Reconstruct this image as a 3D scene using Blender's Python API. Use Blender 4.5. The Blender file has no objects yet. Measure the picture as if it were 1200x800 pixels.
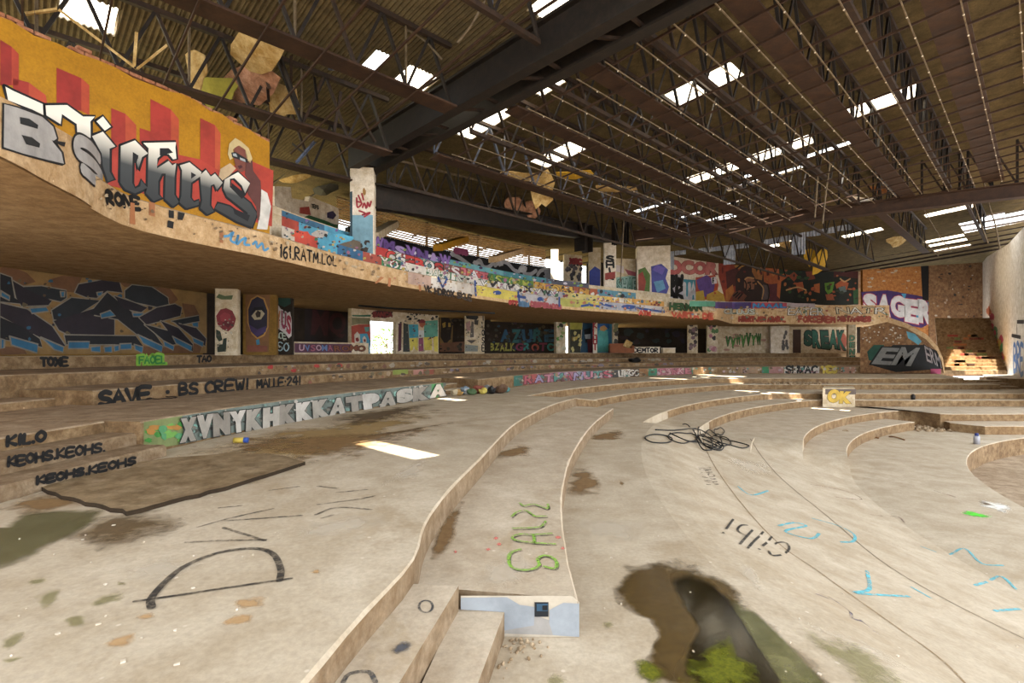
import bpy, bmesh, math, random
from mathutils import Vector, Matrix
random.seed(7)
SC = bpy.context.scene
COL = SC.collection
# ------------------------------------------------------------------ camera, sky, sun, exposure
F, CX, HY, E = 594.0, 600.0, 412.0, 2.24       # focal length in pixels (1200 wide), principal column, horizon row, eye height
cam_d = bpy.data.cameras.new('camera'); cam = bpy.data.objects.new('camera', cam_d); COL.objects.link(cam)
cam.location = (0, 0, E); cam.rotation_euler = (math.pi / 2, 0, 0)
cam_d.sensor_width = 36.0; cam_d.lens = F * 36.0 / 1200.0; cam_d.shift_y = (HY - 400.0) / 1200.0
cam_d.clip_start = 0.05; cam_d.clip_end = 500
SC.camera = cam
W = bpy.data.worlds.new('sky'); SC.world = W; W.use_nodes = True
bgn = W.node_tree.nodes['Background']
bgn.inputs[0].default_value = (0.93, 0.97, 1.0, 1); bgn.inputs[1].default_value = 3.5
sun_d = bpy.data.lights.new('sun', 'SUN'); sun = bpy.data.objects.new('sun', sun_d); COL.objects.link(sun)
sun_d.energy = 26.0; sun_d.angle = 0.012; sun_d.color = (1.0, 0.93, 0.8)
SUN = Vector((-1.6, -2.8, 8.6)).normalized()      # direction towards the sun
sun.rotation_euler = (-SUN).to_track_quat('-Z', 'Y').to_euler(); sun.location = (-8, -10, 40)
vs = SC.view_settings; vs.view_transform = 'Standard'; vs.look = 'None'; vs.gamma = 1.0; vs.use_curve_mapping = False
vs.exposure = 0.47

# ------------------------------------------------------------------ colour and materials
def lin(c):
    if isinstance(c, str):
        c = c.lstrip('#'); c = [int(c[i:i + 2], 16) / 255 for i in (0, 2, 4)]
        c = [x / 12.92 if x <= .04045 else ((x + .055) / 1.055) ** 2.4 for x in c]
    return (c[0], c[1], c[2], 1.0)
class NT:
    def __init__(s, name):
        s.m = bpy.data.materials.new(name); s.m.use_nodes = True
        s.t = s.m.node_tree; s.b = s.t.nodes['Principled BSDF']
        s.co = s.t.nodes.new('ShaderNodeTexCoord')
    def n(s, typ, **kw):
        nd = s.t.nodes.new('ShaderNode' + typ)
        for k, v in kw.items(): setattr(nd, k, v)
        return nd
    def l(s, a, b): s.t.links.new(a, b)
    def pos(s):
        g = s.n('NewGeometry'); return g.outputs['Position']
    def noise(s, scale, detail=6, rough=.6, vec=None, dist=0.0):
        nd = s.n('TexNoise'); nd.inputs['Scale'].default_value = scale; nd.inputs['Detail'].default_value = detail
        nd.inputs['Roughness'].default_value = rough; nd.inputs['Distortion'].default_value = dist
        s.l(vec if vec is not None else s.pos(), nd.inputs['Vector']); return nd.outputs['Fac']
    def ramp(s, fac, stops):
        r = s.n('ValToRGB'); s.l(fac, r.inputs[0]); el = r.color_ramp.elements
        while len(el) < len(stops): el.new(.5)
        for e, (p, c) in zip(el, stops):
            e.position = p; e.color = c if len(c) == 4 else lin(c)
        return r.outputs[0]
    def mix(s, fac, a, b, mode='MIX'):
        m = s.n('MixRGB', blend_type=mode)
        for i, v in ((0, fac), (1, a), (2, b)):
            if hasattr(v, 'links'): s.l(v, m.inputs[i])
            elif i == 0: m.inputs[0].default_value = v
            else: m.inputs[i].default_value = lin(v) if isinstance(v, str) else v
        return m.outputs[0]
    def fin(s, color, rough=.8, bump=None, bs=.2, bd=.02, spec=.3, metal=0.0):
        if hasattr(color, 'links'): s.l(color, s.b.inputs['Base Color'])
        else: s.b.inputs['Base Color'].default_value = lin(color) if isinstance(color, str) else color
        if hasattr(rough, 'links'): s.l(rough, s.b.inputs['Roughness'])
        else: s.b.inputs['Roughness'].default_value = rough
        s.b.inputs['Specular IOR Level'].default_value = spec; s.b.inputs['Metallic'].default_value = metal
        if bump is not None:
            b = s.n('Bump'); b.inputs['Strength'].default_value = bs; b.inputs['Distance'].default_value = bd
            s.l(bump, b.inputs['Height']); s.l(b.outputs[0], s.b.inputs['Normal'])
        return s.m
W1, W0 = (1, 1, 1, 1), (0, 0, 0, 1)
def concrete(name, base, dark, light, stain=None, s1=.35, s2=2.6, s3=22, lo=.42, hi=.62, rough=.85, bs=.35, fl=.72):
    t = NT(name)
    big = t.noise(s1, 5, .6, dist=.6); mid = t.noise(s2, 8, .68); fine = t.noise(s3, 8, .75)
    c = t.mix(t.ramp(big, [(.32, W0), (.68, W1)]), base, light)
    c = t.mix(t.ramp(mid, [(.38, W0), (.7, W1)]), dark, c)
    if stain:
        st = t.noise(s1 * 1.9, 9, .72, dist=1.2)
        c = t.mix(t.ramp(st, [(lo, W0), (hi, (.75, .75, .75, 1))]), c, stain)
    f = t.ramp(fine, [(.3, (fl, fl, fl, 1)), (.62, (1.05, 1.05, 1.05, 1))])
    c = t.mix(1.0, c, f, 'MULTIPLY')
    # small pits, scraps of lime and dust
    v = t.n('TexVoronoi'); v.inputs['Scale'].default_value = 3.1; t.l(t.pos(), v.inputs['Vector'])
    sp = t.ramp(v.outputs['Distance'], [(.035, W1), (.06, W0)])
    c = t.mix(sp, c, light)
    return t.fin(c, rough, t.mix(.5, mid, fine), bs, .012)
def plain(name, col, rough=.75, var=.25, scale=3.0, bump=.15, metal=0.0, spec=.3):
    t = NT(name); c = lin(col)
    n = t.noise(scale, 8, .7)
    a = tuple(x * (1 - var) for x in c[:3]) + (1,); b = tuple(min(1, x * (1 + var * .6)) for x in c[:3]) + (1,)
    return t.fin(t.mix(t.ramp(n, [(.3, W0), (.7, W1)]), a, b), rough, t.noise(scale * 9, 5, .7), bump, .006, spec, metal)
_paint = {}
def paint(col):
    """sprayed wall paint: flat colour, slightly worn"""
    if col in _paint: return _paint[col]
    t = NT('spray_paint_' + col.lstrip('#')); c = lin(col)
    n = t.noise(1.7, 8, .7)
    g_ = .3 * c[0] + .5 * c[1] + .2 * c[2]; c = [(.86 * x + .14 * g_) * .64 + .003 for x in c[:3]]
    a = tuple(x * .72 for x in c) + (1,); b = tuple(x * 1.08 for x in c) + (1,)
    _paint[col] = t.fin(t.mix(t.ramp(n, [(.34, W0), (.6, W1)]), a, b), .62, t.noise(30, 5, .7), .12, .004)
    return _paint[col]
def thin_paint(col, cover=.5, scale=9.0):
    """faint worn marker / stain: broken coverage so the concrete shows through"""
    k = (col, cover, scale)
    if k in _paint: return _paint[k]
    t = NT('worn_paint_' + col.lstrip('#')); m = t.fin(lin(col), .8)
    tr = t.n('BsdfTransparent'); mx = t.n('MixShader')
    n = t.ramp(t.noise(scale, 8, .75), [(.5 - cover * .3, W0), (.5 + (1 - cover) * .35, W1)]) if cover < 1 else None
    t.l(n, mx.inputs[0]); t.l(tr.outputs[0], mx.inputs[1]); t.l(t.b.outputs[0], mx.inputs[2])
    t.l(mx.outputs[0], t.t.nodes['Material Output'].inputs[0])
    _paint[k] = m; return m
def stain_mat(name, col, col2=None, rough=.75, amount=1.0, nscale=2.2, spec=.3):
    """dirt, moss or wet film whose outline is eaten into by noise; 'fade' is 1 inside and 0 at the rim"""
    t = NT(name); at = t.n('Attribute', attribute_name='fade')
    n = t.noise(nscale, 9, .68); n2 = t.noise(nscale * 4, 8, .7)
    a = t.n('Math', operation='MULTIPLY_ADD'); t.l(n, a.inputs[0]); a.inputs[1].default_value = 2.2; a.inputs[2].default_value = -1.25
    s = t.n('Math', operation='ADD'); t.l(a.outputs[0], s.inputs[0]); t.l(at.outputs['Fac'], s.inputs[1])
    al = t.ramp(s.outputs[0], [(.08, W0), (.6, (amount, amount, amount, 1))])
    c = t.mix(t.ramp(n2, [(.35, W0), (.65, W1)]), col, col2 or col)
    m = t.fin(c, rough, n2, .2, .006, spec)
    tr = t.n('BsdfTransparent'); mx = t.n('MixShader')
    t.l(al, mx.inputs[0]); t.l(tr.outputs[0], mx.inputs[1]); t.l(t.b.outputs[0], mx.inputs[2])
    t.l(mx.outputs[0], t.t.nodes['Material Output'].inputs[0])
    return m
M = {}
M['floor'] = concrete('worn_concrete_floor', '#b8aa95', '#a89881', '#c8bba8', '#927c5d', s1=.3, s2=1.5, lo=.53, hi=.78, fl=.80, bs=.3)
M['ledge'] = concrete('pale_concrete_ledge', '#bcad98', '#ab9a84', '#cbbeab', '#98825d', s1=.45, s2=1.7, lo=.56, hi=.8, fl=.80, bs=.3)
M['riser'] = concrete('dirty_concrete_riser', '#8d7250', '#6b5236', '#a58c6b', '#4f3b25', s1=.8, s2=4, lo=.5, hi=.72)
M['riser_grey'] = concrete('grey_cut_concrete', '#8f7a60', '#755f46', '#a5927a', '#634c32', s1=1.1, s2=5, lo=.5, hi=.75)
M['terrace_back'] = concrete('dusty_upper_terrace', '#a8937a', '#8a745b', '#bba88f', '#6f5940', s1=.5, lo=.5, hi=.7)
M['soffit'] = concrete('board_marked_soffit', '#ac8a5e', '#8e6e47', '#bc9c70', '#6a4f2c', s1=.6, s2=3, lo=.55, hi=.75)
M['slab'] = concrete('bare_slab_edge', '#c2a27a', '#a5855d', '#d5bb97', '#8d6a42', s1=.8, s2=4, lo=.55, hi=.75)
M['plaster'] = concrete('stained_plaster', '#c9b99f', '#ab9879', '#ddd0bb', '#8f7652', s1=.7, s2=3, lo=.55, hi=.75)
M['white_plaster'] = concrete('whitewashed_plaster', '#ded3c2', '#bdae98', '#ece4d8', '#a78f6e', s1=.7, s2=3, lo=.58, hi=.78)
M['ochre'] = concrete('ochre_painted_wall', '#84642a', '#6c501f', '#917236', '#5c431b', s1=.6, s2=2, lo=.55, hi=.8)
M['yellow'] = concrete('mustard_painted_wall', '#a5740a', '#966808', '#ab7a10', '#84590a', s1=.5, s2=2, lo=.55, hi=.85, rough=.6, bs=.12)
M['brickorange'] = concrete('orange_flaking_wall', '#b0743c', '#8c5528', '#c28a52', '#c9b79c', s1=1.1, s2=4, lo=.63, hi=.67)
M['brown_wall'] = concrete('bare_brown_wall', '#8e6a48', '#6d4d33', '#a5835f', '#55402d', s1=.9, s2=4, lo=.52, hi=.7)
M['darkwall'] = plain('near_black_wall', '#2c231b', .9, .5, 1.3)  # near-black brown; in openings and gaps it puts their shade into the wall
M['black'] = plain('black_painted_wall', '#1b191b', .8, .5, 1.3)
M['brick'] = concrete('crumbling_brick', '#a06848', '#7d4b33', '#b88a6c', '#c9b093', s1=2, s2=8, lo=.6, hi=.7)
M['rust'] = concrete('rusty_steel', '#33241a', '#221812', '#402d1f', '#1a120d', s1=1.2, s2=5, lo=.5, hi=.7, rough=.7, bs=.1)
M['rust_plate'] = concrete('rusty_plate', '#392415', '#2a190f', '#432c1b', '#1f130c', s1=.9, s2=4, lo=.55, hi=.75, rough=.75, bs=.1)
M['rust_dark'] = concrete('blackened_steel', '#211a15', '#16110e', '#2c211a', '#100d0b', s1=1.2, s2=5, lo=.5, hi=.7, rough=.65, bs=.1)
M['rust_blue'] = concrete('blue_grey_steel', '#4d5566', '#373a48', '#69758a', '#3a2b25', s1=1.2, s2=5, lo=.5, hi=.7, rough=.6, bs=.1)
M['rail'] = concrete('pale_furring_rail', '#6b5c47', '#534534', '#82745d', '#3d2f22', s1=1.5, s2=6, lo=.55, hi=.7, rough=.6, bs=.1)
M['sheet'] = concrete('weathered_fibre_cement', '#62553b', '#4f432d', '#726344', '#3d3120', s1=.7, s2=2.5, lo=.55, hi=.75, rough=.9, bs=.1)
M['sheet_blue'] = concrete('pale_blue_cladding', '#a3aab8', '#868c9c', '#c0c6d2', '#77706a', s1=.7, s2=2.5, lo=.6, hi=.78, rough=.8, bs=.1)
M['foam'] = concrete('torn_insulation_board', '#b89a63', '#94753f', '#d0b98a', '#70532b', s1=1.5, s2=4, lo=.55, hi=.75)
def translucent(name, col):
    t = NT(name); tr = t.n('BsdfTranslucent'); tr.inputs[0].default_value = lin(col); mx = t.n('MixShader'); mx.inputs[0].default_value = .85
    t.fin(lin(col), .6); t.l(t.b.outputs[0], mx.inputs[1]); t.l(tr.outputs[0], mx.inputs[2]); t.l(mx.outputs[0], t.t.nodes['Material Output'].inputs[0]); return t.m
M['skylight'] = translucent('fibreglass_skylight', '#f4ead6')
M['cable'] = plain('black_rubber', '#1c1b1b', .5, .3)
M['rubble'] = concrete('rubble', '#b39d80', '#8d7658', '#cbbba3', '#6b5338', s1=4, s2=9)
M['wood'] = plain('weathered_wood', '#7a5431', .85, .4, 4)
M['ground_out'] = plain('dry_grass_ground', '#8f8a5c', .95, .4, 1.0)
M['leaf'] = plain('leaf_green', '#6f8a3a', .7, .4, 3)
M['blade'] = plain('grass_straw', '#a79a5c', .8, .3, 3)

# ------------------------------------------------------------------ objects
def tag(o, label=None, cat=None, group=None, kind=None):
    if label: o['label'] = label
    if cat: o['category'] = cat
    if group: o['group'] = group
    if kind: o['kind'] = kind
    return o
def link(name, me, parent=None, **kw):
    o = bpy.data.objects.new(name, me); COL.objects.link(o)
    if parent is not None:
        o.parent = parent
        o.matrix_parent_inverse = Matrix.Translation(-Vector(parent.location))
    return tag(o, **kw)
def empty(name, loc, **kw):
    o = link(name, None, **kw); o.location = loc; o.empty_display_size = .2; return o
def mk(name, verts, faces, mats, parent=None, idx=None, smooth=False, **kw):
    me = bpy.data.meshes.new(name); me.from_pydata([tuple(v) for v in verts], [], faces)
    for m in (mats if isinstance(mats, (list, tuple)) else [mats]): me.materials.append(m)
    if idx: me.polygons.foreach_set('material_index', idx)
    if smooth: me.polygons.foreach_set('use_smooth', [True] * len(me.polygons))
    me.update(); return link(name, me, parent, **kw)
def bmk(name, bm, mats, parent=None, smooth=False, **kw):
    me = bpy.data.meshes.new(name); bm.to_mesh(me); bm.free()
    for m in (mats if isinstance(mats, (list, tuple)) else [mats]): me.materials.append(m)
    if smooth: me.polygons.foreach_set('use_smooth', [True] * len(me.polygons))
    return link(name, me, parent, **kw)
def fix(o):
    bm = bmesh.new(); bm.from_mesh(o.data); bmesh.ops.recalc_face_normals(bm, faces=bm.faces); bm.to_mesh(o.data); bm.free(); return o
# profiles: length along x 0..1, section in y,z -.5...5
def _ext(sec):
    n = len(sec); v = [(0, y, z) for y, z in sec] + [(1, y, z) for y, z in sec]
    f = [(i, (i + 1) % n, n + (i + 1) % n, n + i) for i in range(n)] + [tuple(range(n))[::-1], tuple(range(n, 2 * n))]
    return v, f
PROF = {
 'box': _ext([(-.5, -.5), (.5, -.5), (.5, .5), (-.5, .5)]),
 'angle': _ext([(-.5, -.5), (.5, -.5), (.5, -.32), (-.32, -.32), (-.32, .5), (-.5, .5)]),
 'ibeam': _ext([(-.5, -.5), (.5, -.5), (.5, -.43), (.06, -.43), (.06, .43), (.5, .43), (.5, .5), (-.5, .5), (-.5, .43), (-.06, .43), (-.06, -.43), (-.5, -.43)]),
 'tube': _ext([(.5 * math.cos(k * math.pi / 4), .5 * math.sin(k * math.pi / 4)) for k in range(8)]),
}
_pm = {}
def beam(name, p, q, w, h, mat, parent=None, prof='box', roll=0.0, **kw):
    k = (prof, mat.name)
    if k not in _pm:
        me = bpy.data.meshes.new(prof + '_member'); v, f = PROF[prof]; me.from_pydata(v, [], f); me.materials.append(mat); me.update(); _pm[k] = me
    p, q = Vector(p), Vector(q); d = q - p; L = d.length; x = d / L
    up = Vector((0, 0, 1)) if abs(x.z) < .97 else Vector((.722, .692, 0))
    y = up.cross(x).normalized(); z = x.cross(y)
    if roll: R = Matrix.Rotation(roll, 3, x); y = R @ y; z = R @ z
    m = Matrix(((x.x * L, y.x * w, z.x * h, p.x), (x.y * L, y.y * w, z.y * h, p.y), (x.z * L, y.z * w, z.z * h, p.z), (0, 0, 0, 1)))
    o = link(name, _pm[k], parent, **kw); o.matrix_basis = m; return o
def catmull(P, n=6, closed=False):
    P = [Vector(p) for p in P]; N = len(P); out = []
    for i in range(N if closed else N - 1):
        if closed: a, b, c, d = P[i - 1], P[i], P[(i + 1) % N], P[(i + 2) % N]
        else: a, b, c, d = P[max(i - 1, 0)], P[i], P[i + 1], P[min(i + 2, N - 1)]
        for k in range(n):
            t = k / n
            out.append(.5 * ((2 * b) + (c - a) * t + (2 * a - 5 * b + 4 * c - d) * t * t + (3 * b - a - 3 * c + d) * t ** 3))
    if not closed: out.append(P[-1])
    return out
def tube_mesh(name, pts, r, mat, parent=None, sides=6, **kw):
    pts = [Vector(p) for p in pts]; v, f = [], []
    for i, p in enumerate(pts):
        d = (pts[min(i + 1, len(pts) - 1)] - pts[max(i - 1, 0)]).normalized()
        a = d.cross(Vector((0, 0, 1))); a = a.normalized() if a.length > 1e-4 else Vector((1, 0, 0)); b = d.cross(a)
        for k in range(sides):
            t = 2 * math.pi * k / sides; v.append(p + a * (r * math.cos(t)) + b * (r * math.sin(t)))
    for i in range(len(pts) - 1):
        for k in range(sides):
            f.append((i * sides + k, i * sides + (k + 1) % sides, (i + 1) * sides + (k + 1) % sides, (i + 1) * sides + k))
    f.append(tuple(range(sides))[::-1]); f.append(tuple(range((len(pts) - 1) * sides, len(pts) * sides)))
    return mk(name, v, f, mat, parent, smooth=True, **kw)

# ------------------------------------------------------------------ the place: heights, the ring centre, surfaces
ZL2, ZL1, ZL0, ZLC, ZLD, ZLE, ZLF, ZPIT = .6, .3, 0.0, -.30, -.64, -.98, -1.36, -2.06
ZL3, ZL4, ZL5, ZL6 = 1.14, 1.44, 1.76, 2.12
CXW, CYW = 28.0, 5.0
def pol(R, ph): a = math.radians(ph); return (CXW - R * math.cos(a), CYW + R * math.sin(a))
def arc(R, p0, p1, n): return [pol(R, p0 + (p1 - p0) * i / n) for i in range(n + 1)]
def G(px, py, z): d = (z - E) / ((HY - py) / F); return ((px - CX) / F * d, d)
def at(px, d): return ((px - CX) / F * d, d)
def Z(py, d): return E + (HY - py) / F * d
def circ_d(px, R):
    k = (px - CX) / F; a = k * k + 1; b = -2 * CXW * k - 2 * CYW; c = CXW ** 2 + CYW ** 2 - R * R
    return (-b + math.sqrt(b * b - 4 * a * c)) / (2 * a)
def on(px, R): return at(px, circ_d(px, R))
def phi_at(px, R): x, y = on(px, R); return math.degrees(math.atan2(y - CYW, CXW - x))
class Flat:                       # a horizontal surface
    curved = False
    def __init__(s, z): s.z = z
    def hit(s, px, py): return G(px, py, s.z)
    def pt(s, a, b, off): return (a, b, s.z + off)
class Plane:                      # an upright straight wall
    curved = False
    def __init__(s, p0, p1):
        s.p0 = Vector(p0); s.d = (Vector(p1) - s.p0).normalized(); s.L = (Vector(p1) - s.p0).length
        s.n = Vector((s.d.y, -s.d.x))
        if s.n.dot(s.p0) > 0: s.n = -s.n
    def hit(s, px, py):
        k = (px - CX) / F; dep = s.p0.dot(s.n) / (k * s.n.x + s.n.y)
        q = Vector((k * dep, dep)); return ((q - s.p0).dot(s.d), Z(py, dep))
    def pt(s, a, b, off): q = s.p0 + s.d * a + s.n * off; return (q.x, q.y, b)
class Cyl:                        # an upright wall on a ring
    curved = True
    def __init__(s, R): s.R = R
    def hit(s, px, py):
        d = circ_d(px, s.R); return (s.R * math.radians(phi_at(px, s.R)), Z(py, d))
    def pt(s, a, b, off): x, y = pol(s.R - off, math.degrees(a / s.R)); return (x, y, b)
class Poly:                       # an upright wall along a polyline
    curved = True
    def __init__(s, pts):
        s.P = [Vector(p) for p in pts]; s.S = [0]
        for a, b in zip(s.P, s.P[1:]): s.S.append(s.S[-1] + (b - a).length)
    def hit(s, px, py):
        k = (px - CX) / F; f = [p.x - k * p.y for p in s.P]
        i = next((j for j in range(len(f) - 1) if f[j] * f[j + 1] <= 0 and s.P[j].y > 0), None)
        if i is None: i = 0 if abs(f[0]) < abs(f[-1]) else len(f) - 2
        a, b = s.P[i], s.P[i + 1]; t = f[i] / (f[i] - f[i + 1]); q = a + (b - a) * t
        return (s.S[i] + (b - a).length * t, Z(py, q.y))
    def pt(s, a, b, off):
        i = 0
        while i < len(s.P) - 2 and a > s.S[i + 1]: i += 1
        d = (s.P[i + 1] - s.P[i]).normalized(); n = Vector((d.y, -d.x))
        if n.dot(s.P[i]) > 0: n = -n
        q = s.P[i] + d * (a - s.S[i]) + n * off; return (q.x, q.y, b)
# ------------------------------------------------------------------ painted marks
def sub2(bm, mx):
    for _ in range(7):
        es = [e for e in bm.edges if e.calc_length() > mx]
        if not es: break
        bmesh.ops.subdivide_edges(bm, edges=es, cuts=1); bmesh.ops.triangulate(bm, faces=bm.faces)
def put2(name, surf, bm, mat, parent, off, **kw):
    if surf.curved: bmesh.ops.triangulate(bm, faces=bm.faces); sub2(bm, .55)
    for v in bm.verts: v.co = surf.pt(v.co.x, v.co.y, off)
    return bmk(name, bm, mat, parent, **kw)
_lay = {}
def nxt(surf=None, parent=None):
    k = (id(surf), parent.name if parent else ''); st = .0012 if surf is not None and surf.curved else .0007
    _lay[k] = _lay.get(k, .009) + st; return _lay[k]
def poly2(surf, P, mat, parent, name='painted_shape', off=None, **kw):
    """filled outline given in photo pixels, laid on the wall it is painted on"""
    bm = bmesh.new(); vs = [bm.verts.new((*surf.hit(*p), 0)) for p in P]
    try: bm.faces.new(vs)
    except ValueError: pass
    bmesh.ops.triangulate(bm, faces=bm.faces)
    return put2(name, surf, bm, mat, parent, off or nxt(surf, parent), **kw)
def polys(surf, PP, mat, parent, name='painted_shape', off=None, **kw):
    bm = bmesh.new()
    for P in PP:
        vs = [bm.verts.new((*surf.hit(*p), 0)) for p in P]
        bm.faces.new(vs)
    bmesh.ops.triangulate(bm, faces=bm.faces)
    return put2(name, surf, bm, mat, parent, off or nxt(surf, parent), **kw)
def ribbon(bm, pts, w):
    pts = [Vector(p).to_2d() for p in pts]
    pts = [p for i, p in enumerate(pts) if i == 0 or (p - pts[i - 1]).length > 1e-5]
    if len(pts) < 2: return
    L, R = [], []
    for i, p in enumerate(pts):
        a = pts[max(i - 1, 0)]; b = pts[min(i + 1, len(pts) - 1)]; d = (b - a).normalized(); n = Vector((-d.y, d.x)) * (w / 2)
        L.append(bm.verts.new((*(p + n), 0))); R.append(bm.verts.new((*(p - n), 0)))
    for i in range(len(pts) - 1): bm.faces.new((R[i], R[i + 1], L[i + 1], L[i]))
    for p, s in ((pts[0], pts[0] - pts[1]), (pts[-1], pts[-1] - pts[-2])):      # round caps
        t = math.atan2(s.y, s.x); ring = [bm.verts.new((p.x + w / 2 * math.cos(t + k), p.y + w / 2 * math.sin(t + k), 0)) for k in (-1.57, -.78, 0, .78, 1.57)]
        bm.faces.new(ring)
def strokes(surf, SS, w, mat, parent, name='painted_line', off=None, smooth=True, closed=False, **kw):
    """sprayed lines through photo pixels, w metres wide"""
    bm = bmesh.new()
    for S in SS:
        P = [(*surf.hit(*p), 0) for p in S]
        if closed: P = P + [P[0]]
        if smooth and len(P) > 2: P = catmull(P, 5)
        ribbon(bm, P, w)
    return put2(name, surf, bm, mat, parent, off or nxt(surf, parent), **kw)
# single-stroke capitals on a unit box
SF = {
 'A': [[(0, 0), (.5, 1), (1, 0)], [(.2, .38), (.8, .38)]], 'B': [[(0, 0), (0, 1), (.7, .95), (.75, .65), (.1, .52), (.85, .4), (.85, .1), (0, 0)]],
 'C': [[(1, .85), (.6, 1), (.1, .75), (.05, .3), (.45, 0), (1, .12)]], 'D': [[(0, 0), (0, 1), (.7, .9), (1, .5), (.7, .08), (0, 0)]],
 'E': [[(1, 1), (0, 1), (0, 0), (1, 0)], [(0, .5), (.8, .52)]], 'F': [[(1, 1), (0, 1), (0, 0)], [(0, .52), (.75, .52)]],
 'G': [[(.95, .85), (.5, 1), (.05, .7), (.05, .25), (.5, 0), (.95, .2), (.95, .48), (.55, .48)]], 'H': [[(0, 0), (0, 1)], [(1, 0), (1, 1)], [(0, .5), (1, .5)]],
 'I': [[(.5, 0), (.5, 1)]], 'J': [[(.8, 1), (.8, .2), (.4, 0), (0, .2)]], 'K': [[(0, 0), (0, 1)], [(.9, 1), (.05, .45), (.95, 0)]],
 'L': [[(0, 1), (0, 0), (.9, 0)]], 'M': [[(0, 0), (.1, 1), (.5, .3), (.9, 1), (1, 0)]], 'N': [[(0, 0), (0, 1), (1, 0), (1, 1)]],
 'O': [[(.5, 1), (.05, .7), (.05, .3), (.5, 0), (.95, .3), (.95, .7), (.5, 1)]], 'P': [[(0, 0), (0, 1), (.8, .95), (.85, .6), (0, .45)]],
 'Q': [[(.5, 1), (.05, .5), (.5, 0), (.95, .5), (.5, 1)], [(.6, .3), (1, -.1)]], 'R': [[(0, 0), (0, 1), (.8, .92), (.75, .6), (0, .5), (.95, 0)]],
 'S': [[(.95, .88), (.5, 1), (.05, .8), (.25, .56), (.8, .42), (.95, .18), (.5, 0), (0, .12)]], 'T': [[(0, 1), (1, 1)], [(.5, 1), (.5, 0)]],
 'U': [[(0, 1), (.02, .25), (.5, 0), (.98, .25), (1, 1)]], 'V': [[(0, 1), (.5, 0), (1, 1)]], 'W': [[(0, 1), (.25, 0), (.5, .7), (.75, 0), (1, 1)]],
 'X': [[(0, 0), (1, 1)], [(0, 1), (1, 0)]], 'Y': [[(0, 1), (.5, .5), (1, 1)], [(.5, .5), (.45, 0)]], 'Z': [[(0, 1), (1, 1), (0, 0), (1, 0)]],
 '0': [[(.5, 1), (.05, .7), (.05, .3), (.5, 0), (.95, .3), (.95, .7), (.5, 1)]], '1': [[(.1, .7), (.6, 1), (.6, 0)]], '2': [[(.05, .8), (.5, 1), (.9, .75), (0, 0), (1, 0)]],
 '4': [[(.7, 0), (.7, 1), (0, .35), (1, .35)]], '6': [[(.85, .95), (.3, .75), (.05, .3), (.4, 0), (.85, .2), (.7, .5), (.1, .4)]], '9': [[(.9, .6), (.4, .5), (.1, .8), (.5, 1), (.9, .7), (.7, 0)]],
 '!': [[(.5, 1), (.45, .3)], [(.45, .06), (.5, 0)]], '.': [[(.4, .02), (.6, 0)]], '-': [[(.1, .5), (.9, .5)]], '*': [[(.4, .5), (.6, .48)]], '3': [[(.1, .9), (.6, 1), (.85, .75), (.4, .52), (.9, .3), (.5, 0), (.05, .1)]],
 '8': [[(.5, .52), (.1, .75), (.5, 1), (.9, .75), (.5, .52), (.05, .25), (.5, 0), (.95, .25), (.5, .52)]], '~': [[(0, .3), (.3, .6), (.6, .35), (1, .7)]],
 'l': [[(.4, 1.25), (.4, 0)]], 'i': [[(.5, .7), (.5, 0)], [(.5, .95), (.52, .98)]], 'b': [[(.1, 1.2), (.1, 0), (.8, .1), (.85, .5), (.1, .6)]], 'm': [[(0, 0), (0, .6), (.4, .6), (.45, 0)], [(.45, .5), (.9, .6), (.95, 0)]], 'a': [[(.8, .5), (.3, .6), (.05, .25), (.4, 0), (.85, .4), (.9, 0)]], 'r': [[(.1, 0), (.15, .6)], [(.15, .4), (.8, .6)]], 'e': [[(.1, .3), (.8, .35), (.5, .6), (.1, .3), (.4, 0), (.9, .1)]],
}
def write(surf, text, quad, w, mat, parent, jit=.06, gap=.28, seed=0, name='spray_lettering', smooth=True, **kw):
    """hand lettering; quad = photo pixels top-left, top-right, bottom-right, bottom-left"""
    rnd = random.Random(seed + len(text) * 7); wd = [(.35 if c in 'Iil1!' else .75 if c == 'L' else .18 if c in '.*' else .5 if c == ' ' else 1.0) for c in text]
    tot = sum(wd) + gap * (len(text) - 1); x = 0; bm = bmesh.new()
    TL, TR, BR, BL = [Vector(q) for q in quad]
    for c, k in zip(text, wd):
        dy = rnd.uniform(-jit, jit); sk = rnd.uniform(-jit, jit)
        for S in SF.get(c, []):
            P = []
            for gx, gy in S:
                u = (x + gx * k + sk * gy) / tot; v = gy + dy
                q = (TL + (TR - TL) * u) * v + (BL + (BR - BL) * u) * (1 - v)
                P.append((*surf.hit(q.x, q.y), 0))
            if smooth and len(P) > 3: P = catmull(P, 4)
            ribbon(bm, P, w)
        x += k + gap
    return put2(name, surf, bm, mat, parent, nxt(surf, parent), **kw)
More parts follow.
